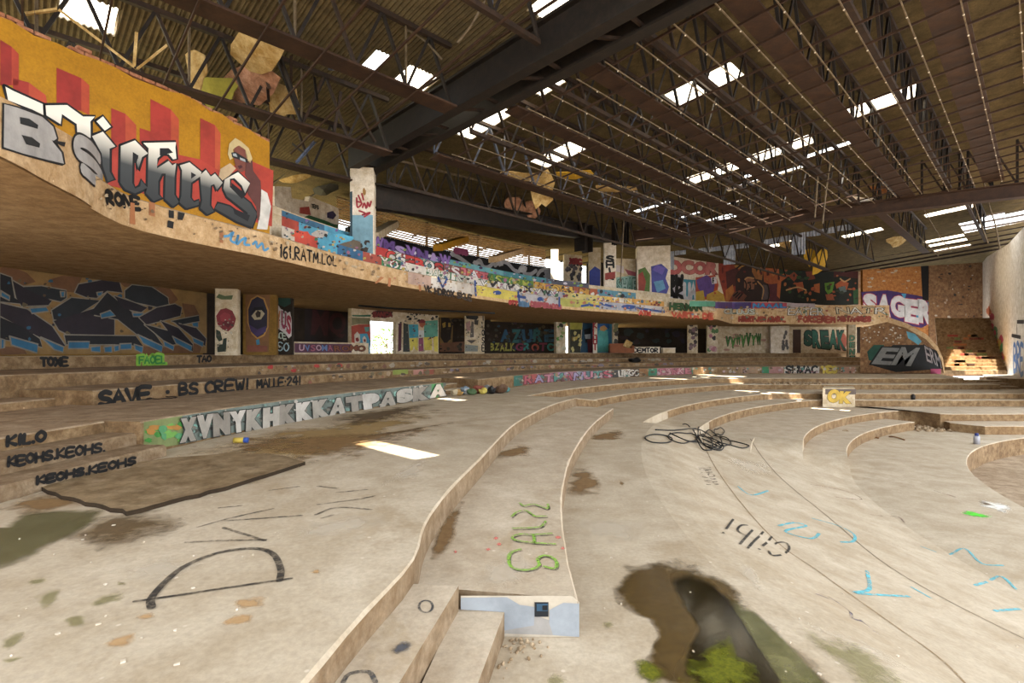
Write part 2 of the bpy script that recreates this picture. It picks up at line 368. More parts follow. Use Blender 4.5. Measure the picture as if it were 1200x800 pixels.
# fat letters from the built-in font
_gl = {}
def glyph(c, off):
    k = (c, round(off, 3))
    if k not in _gl:
        cu = bpy.data.curves.new('g', 'FONT'); cu.body = c; cu.offset = off; cu.resolution_u = 3
        ob = bpy.data.objects.new('g', cu); COL.objects.link(ob)
        me = ob.to_mesh(); V = [tuple(v.co)[:2] for v in me.vertices]; Fc = [tuple(p.vertices) for p in me.polygons]
        ob.to_mesh_clear(); bpy.data.objects.remove(ob); bpy.data.curves.remove(cu)
        _gl[k] = (V, Fc)
    return _gl[k]
def piece(surf, text, quad, fills, line, parent, bold=.05, edge=.05, over=.12, seed=0, jit=.1, shadow=None, name='graffiti_letter', slant=0.0):
    """fat graffiti letters squeezed edge to edge into a quad of photo pixels"""
    rnd = random.Random(seed * 13 + len(text)); TL, TR, BR, BL = [Vector(q) for q in quad]; n = len(text)
    lay = [[], []]; sh = []
    for i, c in enumerate(text):
        if c == ' ': continue
        V, Fc = glyph(c, bold); V2, F2 = glyph(c, bold + edge)
        if not V: continue
        x0 = min(v[0] for v in V2); x1 = max(v[0] for v in V2); y0 = min(v[1] for v in V2); y1 = max(v[1] for v in V2)
        a, b = i / n - over / n / 2, (i + 1) / n + over / n / 2; dy = rnd.uniform(-jit, jit); sk = rnd.uniform(-.12, .12) + slant; ws = rnd.uniform(.0, jit)
        def mp(p):
            gx = (p[0] - x0) / (x1 - x0); gy = (p[1] - y0) / (y1 - y0)
            u = a + (b - a) * (gx + sk * (gy - .5)); v = min(1.04, max(-.04, gy * (1 - ws) + dy * .5 + ws * .5))
            q = (TL + (TR - TL) * u) * v + (BL + (BR - BL) * u) * (1 - v); return surf.hit(q.x, q.y)
        lay[0].append(([mp(p) for p in V2], F2, line)); lay[1].append(([mp(p) for p in V], Fc, fills[i % len(fills)]))
    offs = (nxt(surf, parent) + .002, nxt(surf, parent) + .005)
    out = []
    if shadow:
        q = [Vector(p) for p in quad]; dx = (q[1] - q[0]).length * .012 + .6
        bm = bmesh.new()
        for V, Fc, _ in lay[0]:
            s0 = surf.hit(*q[0]); s1 = surf.hit(q[0].x - dx, q[0].y + dx); ds, dz = s1[0] - s0[0], s1[1] - s0[1]
            vv = [bm.verts.new((p[0] + ds, p[1] + dz, 0)) for p in V]
            for f in Fc:
                try: bm.faces.new([vv[k] for k in f])
                except ValueError: pass
        put2('graffiti_shadow', surf, bm, paint(shadow), parent, offs[0] - .003)
    bm = bmesh.new()
    for V, Fc, _ in lay[0]:
        vv = [bm.verts.new((*p, 0)) for p in V]
        for f in Fc:
            try: bm.faces.new([vv[k] for k in f])
            except ValueError: pass
    put2('graffiti_outline', surf, bm, paint(line), parent, offs[0])
    cols = {}
    for V, Fc, c in lay[1]: cols.setdefault(c, []).append((V, Fc))
    for c, items in cols.items():
        bm = bmesh.new()
        for V, Fc in items:
            vv = [bm.verts.new((*p, 0)) for p in V]
            for f in Fc:
                try: bm.faces.new([vv[k] for k in f])
                except ValueError: pass
        put2(name, surf, bm, paint(c), parent, offs[1])
def blob(surf, cx, cy, rx, ry, mat, parent, seed=0, n=14, rough=.25, name='colour_dab', off=None):
    r = random.Random(seed + int(cx * 7 + cy)); P = []
    for k in range(n):
        a = 2 * math.pi * k / n; s = 1 + r.uniform(-rough, rough); P.append((cx + rx * s * math.cos(a), cy + ry * s * math.sin(a)))
    return poly2(surf, P, mat, parent, name, off)
def stain(surf, P, mat, parent, name='stain', off=.004, rings=(0, .45, .8, 1.0), gain=1.15):
    """dirt or moss film over photo pixels, fading at its rim"""
    Q = [Vector(surf.hit(*p)) for p in P]; Q = [v.to_2d() for v in catmull([(*q, 0) for q in Q], 4, True)]
    c = sum(Q, Vector((0, 0))) / len(Q); n = len(Q); v, f, fade = [], [], []
    for r in rings:
        for q in Q: p = c + (q - c) * r; v.append(surf.pt(p.x, p.y, off)); fade.append(min(1.3, (1 - r) * gain))
    for i in range(len(rings) - 1):
        for k in range(n): f.append((i * n + k, i * n + (k + 1) % n, (i + 1) * n + (k + 1) % n, (i + 1) * n + k))
    o = mk(name, v, f, mat, parent)
    a = o.data.attributes.new('fade', 'FLOAT', 'POINT'); a.data.foreach_set('value', fade); return o

def speckle(surf, parent, n, xr, yf, cols, size=(1, 3), seed=0, name='paint_flecks'):
    """many small dabs of old paint, one mesh per colour; yf gives the row's upper and lower photo line at a column"""
    rn = random.Random(seed); by = {}
    for k in range(n):
        x = rn.uniform(*xr); y0, y1 = yf(x); y = rn.uniform(y0, y1); r = rn.uniform(*size); a0 = rn.random() * 6; P = []
        ry = min(r * rn.uniform(.5, 1.1), (y1 - y0) * .45); y = min(max(y, y0 + ry), y1 - ry)
        for j in range(6): a = a0 + j * 1.047; q = rn.uniform(.6, 1.15); P.append((x + r * q * math.cos(a), y + ry * q * math.sin(a)))
        by.setdefault(cols[k % len(cols)], []).append(P)
    for c, PP in by.items(): polys(surf, PP, paint(c), parent, name)

# ================================================================== the concrete rings
def resample(P, n):
    P = [Vector(p) for p in P]; S = [0]
    for a, b in zip(P, P[1:]): S.append(S[-1] + (b - a).length)
    out = []; j = 0
    for i in range(n + 1):
        t = S[-1] * i / n
        while j < len(P) - 2 and t > S[j + 1]: j += 1
        q = P[j] + (P[j + 1] - P[j]) * ((t - S[j]) / max(1e-6, S[j + 1] - S[j])); out.append((q.x, q.y))
    return out
def tier(name, inner, outer, zt, zb, n, mt, mr, zend=None, chip=.012, n_in=None, **kw):
    """a solid step: 'inner' is the edge that faces the middle of the hall, 'outer' lies under the next step"""
    I, O = resample(inner, n), resample(outer, n); v, f, ix = [], [], []; rnd = random.Random(len(name) + n)
    for k in range(n + 1):
        i, o = Vector(I[k]), Vector(O[k]); d = (o - i).normalized(); z1 = zt if zend is None else zt + (zend - zt) * k / n
        j = rnd.uniform(0, chip); j2 = rnd.uniform(0, chip) * (2.2 if rnd.random() < .12 else 1)
        v += [(*i, zb), (*(i + d * (j * .4)), z1 - .018 - j2), (*(i + d * (.016 + j2)), z1 - j * .2), (*(i + d * .12), z1), (*o, z1), (*o, zb)]
    for k in range(n):
        a, b = 6 * k, 6 * (k + 1)
        for q, m in ((0, 1), (1, 0), (2, 0), (3, 0), (4, 1)): f.append((a + q, b + q, b + q + 1, a + q + 1)); ix.append(m)
    f += [(0, 1, 2, 3, 4, 5), tuple(6 * n + q for q in (5, 4, 3, 2, 1, 0))]; ix += [1, 1]
    return fix(mk(name, v, f, [mt, mr], None, ix, **kw))
def prism(name, P, zt, zb, mt, mr, parent=None, **kw):
    n = len(P); v = [(*p, zb) for p in P] + [(*p, zt) for p in P]
    f = [(k, (k + 1) % n, n + (k + 1) % n, n + k) for k in range(n)] + [tuple(range(n, 2 * n)), tuple(range(n))[::-1]]
    return fix(mk(name, v, f, [mt, mr], parent, [1] * n + [0, 1], **kw))

# --- edges read off the photograph on their own level
E1 = [(-1.75, -6), (-1.5, -2), (-1.25, 1.0)] + [G(x, y, ZL2) for x, y in ((357, 800), (425, 720), (485, 655), (500, 610), (530, 570), (565, 535), (600, 499), (625, 484), (650, 473), (675, 466))]
E0 = [(.52, 3.98)] + [G(x, y, ZL1) for x, y in ((677, 697), (665, 650), (659, 600), (661, 565), (672, 530), (695, 497), (719, 478))]
E1 = [tuple(p)[:2] for p in catmull([(*p, 0) for p in E1], 4)]; E0 = [tuple(p)[:2] for p in catmull([(*p, 0) for p in E0], 4)]
L3e = [G(x, y, ZL2) for x, y in ((165, 534), (210, 523), (290, 505), (370, 489.5), (450, 476), (520, 465.5), (560, 460.5), (600, 454), (650, 447.8), (700, 444.3), (750, 441.5), (810, 439))] + [(16.5, 37.4), (21, 37.8), (32.2, 37.8)]
L3e = [tuple(p)[:2] for p in catmull([(*p, 0) for p in L3e], 4)]
# --- floor and ramp: one sloping field whose steps grow out of the ramp towards the far block
def tz(R): return ZL0 if R > 26.3 else ZLC if R > 24.8 else ZLD if R > 21.8 else ZLE if R > 20.6 else ZLF
def sm(x): x = min(1, max(0, x)); return x * x * (3 - 2 * x)
def fz(R, ph):
    d = max(0.0, 25.9 - R); r = -min(1.36, .262 * d * min(1, .35 + d * .5))
    w = sm((ph - 24.5) / 4.5) if R > 23.2 else sm((ph - 26.0) / 6.0)
    return r * (1 - w) + tz(R) * w
Rs = [30.2, 29, 28.2, 27.5, 27, 26.6, 26.302, 26.298, 25.9, 25.6, 25.3, 25.0, 24.802, 24.798, 24.4, 24, 23.5, 23.21, 23.19, 22.8, 22.3, 21.802, 21.798, 21.3, 20.9, 20.602, 20.598, 20, 19, 18, 17.5]
Ph = [-42 + 2 * i for i in range(30)] + [18 + .5 * i for i in range(31)]
v = []; f = []
for ph in Ph:
    for R in Rs: v.append((*pol(R, ph), fz(R, ph)))
nr = len(Rs)
for i in range(len(Ph) - 1):
    for k in range(nr - 1): f.append((i * nr + k, (i + 1) * nr + k, (i + 1) * nr + k + 1, i * nr + k + 1))
floor = mk('floor', v, f, M['floor'], label='pale worn concrete floor sloping down to the round pit on the right', cat='floor', kind='structure')
floor.data.flip_normals()
# lowest floor beyond the ramp, and the round pit
low = tier('floor_lower', arc(17.5, -42, 140, 120), arc(21.5, 33, 140, 120) if False else arc(21.4, -42, 140, 120), ZLF - .003, ZPIT - .1, 120, M['floor'], M['riser'], label='lowest flat concrete floor around the sunken round pit', cat='floor', kind='structure')
bm = bmesh.new(); bmesh.ops.create_circle(bm, cap_ends=True, segments=90, radius=17.6)
for q in bm.verts: q.co += Vector((CXW, CYW, ZPIT))
pit = bmk('floor_pit', bm, M['terrace_back'], label='sunken round pit floor at the right edge', cat='floor', kind='structure')
TE = lambda t: dict(label=t, cat='terrace', kind='structure')
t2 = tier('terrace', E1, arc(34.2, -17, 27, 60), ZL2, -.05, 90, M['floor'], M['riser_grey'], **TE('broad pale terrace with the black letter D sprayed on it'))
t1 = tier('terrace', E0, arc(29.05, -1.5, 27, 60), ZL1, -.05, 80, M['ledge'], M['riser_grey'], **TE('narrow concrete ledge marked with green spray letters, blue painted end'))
# far block: arcs that run into straight steps
Rr = 60
def edge(R, p0, Y, xend, n=50):
    x = CXW - math.sqrt(R * R - (Y - CYW) ** 2); p1 = math.degrees(math.atan2(Y - CYW, CXW - x))
    return arc(R, p0, p1, n) + [(x + (xend - x) * k / 6, Y) for k in range(1, 7)]
def shift(P, d): return [(x, y + d) for x, y in P]
ea = edge(30.8, 30, 31.4, 28.0); eb = edge(29.1, 31.5, 30.1, 29.0); ec = edge(26.3, 32.9, 27.3, 38); ed = edge(24.8, 32.9, 26.6, 38)
ta = tier('terrace', ea, [pol(34.6, 30 + k * 2) for k in range(20)] + [(18, 38.4), (32, 38.4)], ZL2, -.1, 90, M['ledge'], M['riser'], **TE('upper far terrace below the painted low wall, right of the cable heap'))
pr = tier('terrace', arc(28.85, 26.9, 31.5, 8), arc(30.85, 26.9, 31.5, 8), ZL2 - .002, -.05, 8, M['ledge'], M['riser'], zend=ZL1, **TE('short sloping concrete ramp where the broad terrace meets the far ledge'))
t2b = tier('terrace', arc(30.8, 26.8, 30.2, 8), arc(34.3, 26.8, 30.2, 8), ZL2 - .004, -.05, 8, M['floor'], M['riser'], **TE('dusty strip of terrace between the broad terrace and the far block'))
tb = tier('terrace', eb, [pol(31.3, 31.5 + k * 1.6) for k in range(18)] + [(14, 32.0), (29, 32.0)], ZL1, -.1, 90, M['ledge'], M['riser'], **TE('far narrow ledge just below the upper far terrace'))
tl0 = tier('terrace', ec, [pol(29.6, 28 + k * 1.6) for k in range(20)] + [(14, 31), (40, 31)], ZL0 - .004, -1.0, 90, M['ledge'], M['riser'], **TE('wide far tread with a sunlit strip behind the yellow painted block'))
tlc = tier('terrace', ed, [pol(26.8, 32.9 + k * 1.6) for k in range(20)] + [(16, 27.9), (38, 27.9)], ZLC, -1.0, 90, M['ledge'], M['riser'], **TE('narrow far ledge that carries the yellow painted block'))
ee = arc(21.8, 33, 67, 30) + [(19.9, 23.5), (23, 23.5), (38, 23.5)]
tld = tier('terrace', ee, [pol(25.4, 33 + k * 1.6) for k in range(22)] + [(17, 27.2), (38, 27.2)], ZLD, -1.6, 90, M['ledge'], M['riser'], **TE('broad curved tread in front of the yellow painted block'))
tle = tier('terrace', arc(20.6, 33, 62.5, 40), arc(22.3, 33, 62.5, 40), ZLE, -1.6, 50, M['ledge'], M['riser'], **TE('curved lowest bench beside the pit, with rubble at its foot'))
tle2 = tier('terrace', [G(1113, 495, ZLE), G(1153, 499, ZLE), (24, 22.0), (38, 22.0)], [(20.2, 24.0), (21, 24.0), (24, 24.0), (38, 24.0)], ZLE, -1.6, 30, M['ledge'], M['riser'], **TE('straight lowest bench at the right edge of the far steps'))
# aisle steps through the far block, right end
for k in range(3):
    prism('aisle_step', [(28.0, 31.5 - .55 * k), (30.4, 31.5 - .55 * k), (30.4, 32.5), (28.0, 32.5)], ZL2 - .15 * (k + 1) + .01, -.1, M['ledge'], M['riser'], label=['top', 'middle', 'bottom'][k] + ' step of the short aisle at the right end of the far steps', cat='step', kind='structure')
prism('terrace', [(30.4, 30.6), (36, 30.6), (36, 36), (30.4, 33)], ZL2, -.1, M['ledge'], M['riser'], **TE('dark faced terrace block beside the aisle at the right wall'))
# upper rings
L4e = arc(37, 8.4, 62, 60) + [(14.5, 41.0), (19, 42.3), (31, 42.3)]; L5e = arc(38.8, 4, 62, 60) + [(13.5, 42.6), (18, 43.8), (31, 43.8)]; L6e = arc(42.4, -10, 66, 70) + [(16, 46.6), (22, 47.6), (33, 47.6)]
d0 = phi_at(523, 33.4); d1 = phi_at(561, 33.4)
i0 = min(range(len(L3e)), key=lambda k: abs(L3e[k][0] / L3e[k][1] - (523 - 600) / F)); i1 = min(range(len(L3e)), key=lambda k: abs(L3e[k][0] / L3e[k][1] - (561 - 600) / F))
L3a, L3b = L3e[:i0 + 1], L3e[i1:]
o3 = arc(37.6, 5.1, d0, 20); t3 = tier('terrace', L3a, o3, ZL3, .5, 60, M['terrace_back'], M['riser'], **TE('raised terrace whose front is painted with big silver letters'))
t3b = tier('terrace', L3b, arc(37.6, d1, 62, 30) + [(14, 42.8), (32.2, 42.8)], ZL3, .5, 90, M['terrace_back'], M['riser'], **TE('raised far terrace whose front is painted red and green'))
t3m = tier('terrace', arc(35.0, d0 - .3, d1 + .3, 8), arc(37.5, d0 - .3, d1 + .3, 8), ZL3 - .003, .5, 8, M['terrace_back'], M['riser'], **TE('short stretch of raised terrace behind the cut-in steps and litter'))
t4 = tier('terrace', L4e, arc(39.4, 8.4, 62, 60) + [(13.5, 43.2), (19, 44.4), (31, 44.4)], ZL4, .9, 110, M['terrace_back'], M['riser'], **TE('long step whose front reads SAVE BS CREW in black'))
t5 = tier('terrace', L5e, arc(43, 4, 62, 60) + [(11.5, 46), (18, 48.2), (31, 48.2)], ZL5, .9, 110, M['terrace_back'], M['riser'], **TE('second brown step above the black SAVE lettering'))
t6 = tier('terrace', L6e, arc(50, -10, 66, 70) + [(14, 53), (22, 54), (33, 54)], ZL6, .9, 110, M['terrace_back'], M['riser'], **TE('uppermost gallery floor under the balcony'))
t3l = tier('terrace', arc(34.6, -14, 5.2, 16), arc(38.9, -14, 5.2, 16), ZL3 - .002, .4, 16, M['terrace_back'], M['riser'], **TE('raised terrace above the steps marked KEOHS'))
for k, (R, z) in enumerate(((33.55, .78), (34.05, .96))):
    s = tier('stair_step', arc(R, -12, 5.05, 24), arc(34.8, -12, 5.05, 24), z, .45, 30, M['riser_grey'], M['riser_grey'], label=['lower', 'upper'][k] + ' concrete stair step marked KEOHS at the left edge', cat='step', kind='structure')
    if k == 0: step_lo = s
    else: step_hi = s
for k, (R, z) in enumerate(((34.2, .78), (34.6, .96))):
    tier('stair_step', arc(R - .5, d0, d1, 6), arc(35.2, d0, d1, 6), z, .45, 6, M['ledge'], M['riser'], label=['lower', 'upper'][k] + ' of two small steps beside the heap of litter', cat='step', kind='structure')
tier('stair_step', arc(37.9, -6, 8.4, 12), arc(39, -6, 8.4, 12), 1.28, .9, 12, M['terrace_back'], M['riser'], label='broken brown step left of the black letter T', cat='step', kind='structure')
# near steps down from the D terrace
prism('stair_step', [(-1.02, 2.4), (-1.02, 3.0), (-.80, 4.02), (-.42, 3.99), (-.627, 2.82), (-.76, 2.0), (-1.5, 1.0), (-1.9, 1.0)], .4, -.05, M['ledge'], M['riser_grey'], label='upper of two concrete steps at the bottom edge, with grey spray marks', cat='step', kind='structure')
prism('stair_step', [(-.70, 2.0), (-.44, 4.02), (-.06, 3.97), (-.21, 3.12), (-.5, 1.5), (-.9, 1.5)], .2, -.05, M['ledge'], M['riser_grey'], label='lower of two concrete steps at the bottom edge', cat='step', kind='structure')
# the yellow painted block
bd = 26.5
blk = empty('concrete_block', (*at(981, bd), ZLD), label='concrete block painted with fat yellow letters on the far steps', cat='block')
prism('block_body', [at(964, 26.45), at(1002, 26.45), at(1000, 27.8), at(966, 27.8)], Z(454.5, bd), ZLD, M['plaster'], M['plaster'], blk)

# ================================================================== balcony
SLB = E + 2.42; SLT = E + 3.05
bal_px = [(103, 242), (154, 267), (235, 286), (320, 303), (424, 327), (540, 347), (650, 361), (750, 368), (840, 374)]
bal = [G(x, y, SLB) for x, y in bal_px]; bal = [tuple(p)[:2] for p in catmull([(*p, 0) for p in bal], 4)]
balf = [G(840, 374, SLB), (19.1, 44.0), (26, 44.8), (33.8, 45.4)]
WALL = arc(43.6, -12, 66, 60) + [(15.5, 47.8), (20, 49.6), (24, 50.2), (36, 50.2)]
slab_out = [pol(50, -6 + 1.3 * k) for k in range(54)] + [(14, 53), (20, 54)]
slab = tier('balcony', [pol(36.0, -8), (-7.6, 7.6)] + bal + balf[1:], arc(49, -8, 64, 50) + [(14, 53), (22, 54), (34, 54)], SLT, SLB, 300, M['terrace_back'], M['slab'], chip=.02, label='long curved concrete balcony slab with graffiti along its edge', cat='balcony', kind='structure')
slab.data.materials.append(M['soffit'])
bm = bmesh.new(); bm.from_mesh(slab.data)
n = 120; pts_i = []; 
for fc in bm.faces:
    if abs(fc.normal.z) > .9 and fc.calc_center_median().z < SLB + .01: fc.material_index = 2
bm.to_mesh(slab.data); bm.free()
I, O = resample([pol(36.0, -8), (-7.6, 7.6)] + bal + balf[1:], 120), resample(arc(49, -8, 64, 50) + [(14, 53), (22, 54), (34, 54)], 120)
sof = mk('soffit', [(*p, SLB) for p in I] + [(*p, SLB) for p in O], [(k, k + 1, 122 + k, 121 + k) for k in range(120)], M['soffit'], slab)
S_bal = Poly(bal); S_balf = Poly(balf)
# curved nose parapet with the silver letters B S
NP = [(-6.2, 4.6), G(0, 180, SLB + .05), G(50, 207, SLB + .05), G(100, 234, SLB + .05), (-7.35, 9.0)]
NP = [tuple(p)[:2] for p in catmull([(*p, 0) for p in NP], 5)]; S_np = Poly([p for p in NP if p[1] > 1])
def wall_strip(name, P, zb, zt, th, mf, mt=None, parent=None, **kw):
    """upright wall along a polyline, th thick away from the camera; zt may be a list"""
    P = [Vector(p) for p in P]; n = len(P); zt = zt if isinstance(zt, (list, tuple)) else [zt] * n; v = []
    for i, p in enumerate(P):
        d = (P[min(i + 1, n - 1)] - P[max(i - 1, 0)]).normalized(); q = Vector((d.y, -d.x)); q = -q if q.dot(p) > 0 else q
        b = p - q * th; v += [(*p, zb), (*p, zt[i]), (*b, zt[i]), (*b, zb)]
    f, ix = [], []
    for i in range(n - 1):
        for k in range(4): f.append((4 * i + k, 4 * i + (k + 1) % 4, 4 * i + 4 + (k + 1) % 4, 4 * i + 4 + k)); ix.append(1 if k == 1 else 0)
    f += [(0, 1, 2, 3), (4 * n - 1, 4 * n - 2, 4 * n - 3, 4 * n - 4)]; ix += [0, 0]
    return fix(mk(name, v, f, [mf, mt or mf], parent, ix, **kw))
nose = empty('parapet', (*NP[6], SLT), label='bulging balcony parapet with big silver letters BS at left', cat='parapet')
k_ = len(NP); wall_strip('parapet_wall', NP, SLB + .02, [E + 3.1 + .35 * i / (k_ - 1) for i in range(k_)], .22, M['slab'], None, nose)
mk('nose_slab', [(*p, SLB - .012) for p in NP] + [(*(Vector(p) + Vector((-6.0, 1.0))), SLB - .012) for p in NP], [(k, k + 1, k_ + k + 1, k_ + k) for k in range(k_ - 1)], M['soffit'], nose)
# mustard wall with the mural
YP0, YP1 = (-10.1, 5.98), (-6.28, 13.13)
S_y = Plane(YP0, YP1); NY = 26; rnd = random.Random(5)
yp = [(YP0[0] + (YP1[0] - YP0[0]) * k / NY, YP0[1] + (YP1[1] - YP0[1]) * k / NY) for k in range(NY + 1)]
ytop = E + 5.66
wy = wall_strip('wall_left', yp, SLT, [ytop + rnd.uniform(-.06, .05) - (.0 if k < 20 else .03 * (k - 20)) for k in range(NY + 1)], .24, M['yellow'], M['brick'], label='mustard yellow wall with gothic lettering mural on the balcony', cat='wall', kind='structure')
bm = bmesh.new(); bmesh.ops.create_cube(bm, size=1)
for q in bm.verts: q.co = Vector((q.co.x * .23, q.co.y * .11, q.co.z * .065))
bmesh.ops.bevel(bm, geom=bm.edges[:], offset=.006, segments=1, affect='EDGES'); bme = bpy.data.meshes.new('brick'); bm.to_mesh(bme); bm.free(); bme.materials.append(M['brick'])
ang = math.atan2(S_y.d.y, S_y.d.x)
for row in range(2):
    for k in range(33):
        if rnd.random() < (.12 if row == 0 else .5): continue
        s = .1 + k * .247 + row * .12
        q = S_y.pt(s, ytop + .03 + row * .07 - (.0 if s < 6.2 else .12 * (s - 6.2)), -.06 - rnd.uniform(0, .03)); o = link('brick', bme, wy); o.location = q; o.rotation_euler = (0, rnd.uniform(-.04, .04), ang + rnd.uniform(-.06, .06))
# low painted rows behind the slab edge
def offs(P, d):
    out = []
    for x, y in P:
        v_ = Vector((x - CXW, y - CYW)); v_ = v_.normalized() * (v_.length + d); out.append((v_.x + CXW, v_.y + CYW))
    return out
bi = next(i for i, p in enumerate(bal) if p[0] / p[1] > (325 - 600) / F)
row1 = offs(bal[bi:], .12); row2 = offs(bal[bi:], .75); row3 = offs(bal[bi:], 1.4)
S_r1, S_r2, S_r3 = Poly(row1), Poly(row2), Poly(row3)
n1 = len(row1)
p1 = wall_strip('parapet', row1, SLT - .05, [SLT + .34 - .1 * k / n1 for k in range(n1)], .16, M['plaster'], label='low parapet along the curved balcony covered in coloured letters', cat='parapet', kind='structure')
p2 = wall_strip('parapet', row2, SLT - .05, [SLT + .84 - .12 * k / n1 for k in range(n1)], .16, M['plaster'], label='second row of low painted wall behind the balcony parapet', cat='parapet', kind='structure')
i3 = int(n1 * .92)
p3 = wall_strip('parapet', row3[:i3], SLT - .05, [SLT + 1.32 - .22 * k / n1 for k in range(i3)], .16, M['plaster'], label='third row of low wall on the balcony with purple graffiti', cat='parapet', kind='structure')
pf = wall_strip('parapet', balf, SLB, [Z(354, 39), Z(357, 44), Z(357.5, 44.8), Z(357.5, 45.4)], .2, M['slab'], label='tan far balcony parapet with outlined white letters', cat='parapet', kind='structure')
# ================================================================== lower back wall (under the balcony)
WT = SLB + .02
def wall_range(x0, x1, R=43.6, n=10): return [on(x0 + (x1 - x0) * k / n, R) for k in range(n + 1)]
wl = [pol(43.6, -12), pol(43.6, -6), pol(43.6, -1)] + wall_range(0, 238)
wA = wall_strip('wall_gallery', wl, ZL6 - .05, WT, .3, M['ochre'], label='ochre gallery wall with a dark wildstyle mural under the balcony', cat='wall', kind='structure')
S_43 = Cyl(43.6)
door1 = (434, 464); D1t = Z(376.5, circ_d(449, 43.6))
def seg(name, x0, x1, zb, zt, mat, lab, R=43.6, th=.3, cat='wall', kind='structure'):
    return wall_strip(name, wall_range(x0, x1, R, max(2, int(abs(x1 - x0) / 12))), zb, zt, th, mat, label=lab, cat=cat, kind=kind)
wB = seg('wall_gallery', 238, 300, ZL6 - .05, WT, M['darkwall'], 'dark gallery wall behind the rose column')
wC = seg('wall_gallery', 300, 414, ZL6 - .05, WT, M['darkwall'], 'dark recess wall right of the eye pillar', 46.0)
wD = seg('wall_gallery', 412, 434, ZL6 - .05, WT, M['plaster'], 'wall panel painted with a blue googly-eyed monster')
wD2 = seg('wall_gallery', 434, 464, D1t, WT, M['plaster'], 'lintel wall over the bright doorway')
wE = seg('wall_gallery', 464, 514, ZL6 - .05, WT, M['plaster'], 'plaster wall right of the bright doorway with blue and yellow figures')
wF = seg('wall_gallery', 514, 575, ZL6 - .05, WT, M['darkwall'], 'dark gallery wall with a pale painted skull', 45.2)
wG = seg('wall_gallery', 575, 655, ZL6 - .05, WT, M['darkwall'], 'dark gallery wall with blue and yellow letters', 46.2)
wH = seg('wall_gallery', 652, 663, ZL6 - .05, WT, M['plaster'], 'narrow green and white painted wall strip')
wH2 = seg('wall_gallery', 663, 668, Z(377, circ_d(665, 43.6)), WT, M['plaster'], 'small lintel over the narrow light slit')
wI = seg('wall_gallery', 668, 700, ZL6 - .05, WT, M['plaster'], 'gallery wall with yellow faces and a teal ghost')
wJ = seg('wall_gallery', 700, 718, ZL6 - .05, WT, M['plaster'], 'sky blue painted wall panel with a turquoise figure')
wK = seg('wall_gallery', 718, 850, ZL6 - .05, WT, M['darkwall'], 'wall behind the old seating, coloured near-black for the shade of the recess', 49.0)  # shade of the deep opening is put into this wall's colour
WF0, WF1 = at(838, 48.3), at(1004, 49.6)
wL = wall_strip('wall_gallery', [at(838 + (1004 - 838) * k / 12, 48.3 + 1.3 * k / 12) for k in range(6)], ZL6 - .05, WT + .3, .3, M['plaster'], label='far plaster wall with green leafy letters', cat='wall', kind='structure')
S_far = Plane(WF0, WF1)
xm = 838 + 166 * 5 / 12
wM = wall_strip('wall_gallery', [at(xm, 48.84), at(907, 48.84)], Z(378, 48.8), WT + .3, .3, M['plaster'], label='small lintel over the far light slit', cat='wall', kind='structure')
PN = [at(904.5, 48.86), at(950, 49.1), at(1004, 49.6)]; S_N = Poly(PN)
wN = wall_strip('wall_gallery', PN, ZL6 - .4, WT + .3, .3, M['plaster'], label='far plaster wall with dark green letters and a brown door', cat='wall', kind='structure')
# columns under the balcony
def column(px, R, wpx, mat, lab, name='column', depth=.5, zt=WT, zb=ZL6 - .02, d=None):
    d = d or circ_d(px, R); x, y = at(px, d); w = wpx / F * d
    o = empty(name, (x, y, zb), label=lab, cat='column')
    k = (px - CX) / F; a = -math.atan(k) * .55
    bm = bmesh.new(); bmesh.ops.create_cube(bm, size=1)
    for q in bm.verts: q.co = Vector((q.co.x * w, q.co.y * depth + depth / 2, (q.co.z + .5) * (zt - zb)))
    bmesh.ops.bevel(bm, geom=[e for e in bm.edges if abs(e.verts[0].co.z - e.verts[1].co.z) > .5], offset=.025, segments=1, affect='EDGES')
    bmesh.ops.rotate(bm, verts=bm.verts, cent=(0, 0, 0), matrix=Matrix.Rotation(a, 3, 'Z')); bmesh.ops.translate(bm, verts=bm.verts, vec=(x, y, zb))
    bmk('shaft', bm, mat, o)
    u = Vector((math.cos(a), math.sin(a))); s = Plane((x - u.x * w / 2, y - u.y * w / 2), (x + u.x * w / 2, y + u.y * w / 2)); return o, s
cRose = column(265, 41.6, 24, M['plaster'], 'pale column painted with a red rose')
cEye = column(304, 42.0, 36, M['ochre'], 'pillar painted with a large eye in an orange oval frame')
cPink = column(330, 42.3, 23, M['darkwall'], 'dark pillar with pink bubble letters')
cFace = column(556, 42.2, 23, M['plaster'], 'pale column with a grey spray-painted face')
cRed = column(697.5, 42.6, 5, M['white_plaster'], 'thin white post with red letters')
cPost = column(721, 42.6, 6, M['plaster'], 'thin pale post left of the dark seating recess')
cP1 = column(812, 42.6, 11, M['plaster'], 'pale post with dark scribbles right of the seating recess')
cP2 = column(835, 42.6, 12, M['plaster'], 'pale post with pink and green letters')
cWh = column(914, 0, 20, M['white_plaster'], 'white column beside the far light slit', d=47.5, zt=WT + .3)
cEnd = column(998.5, 0, 8, M['plaster'], 'narrow green-lettered post under the far balcony end', d=45.4, zb=1.1)
# low wall in the dark recess
lowW = seg('low_wall', 344, 432, ZL6 - .02, Z(401, circ_d(388, 42.9)), M['plaster'], 'low wall with violet graffiti in the dark recess', 42.9, .2, 'low wall', None)
S_low = Cyl(42.9)

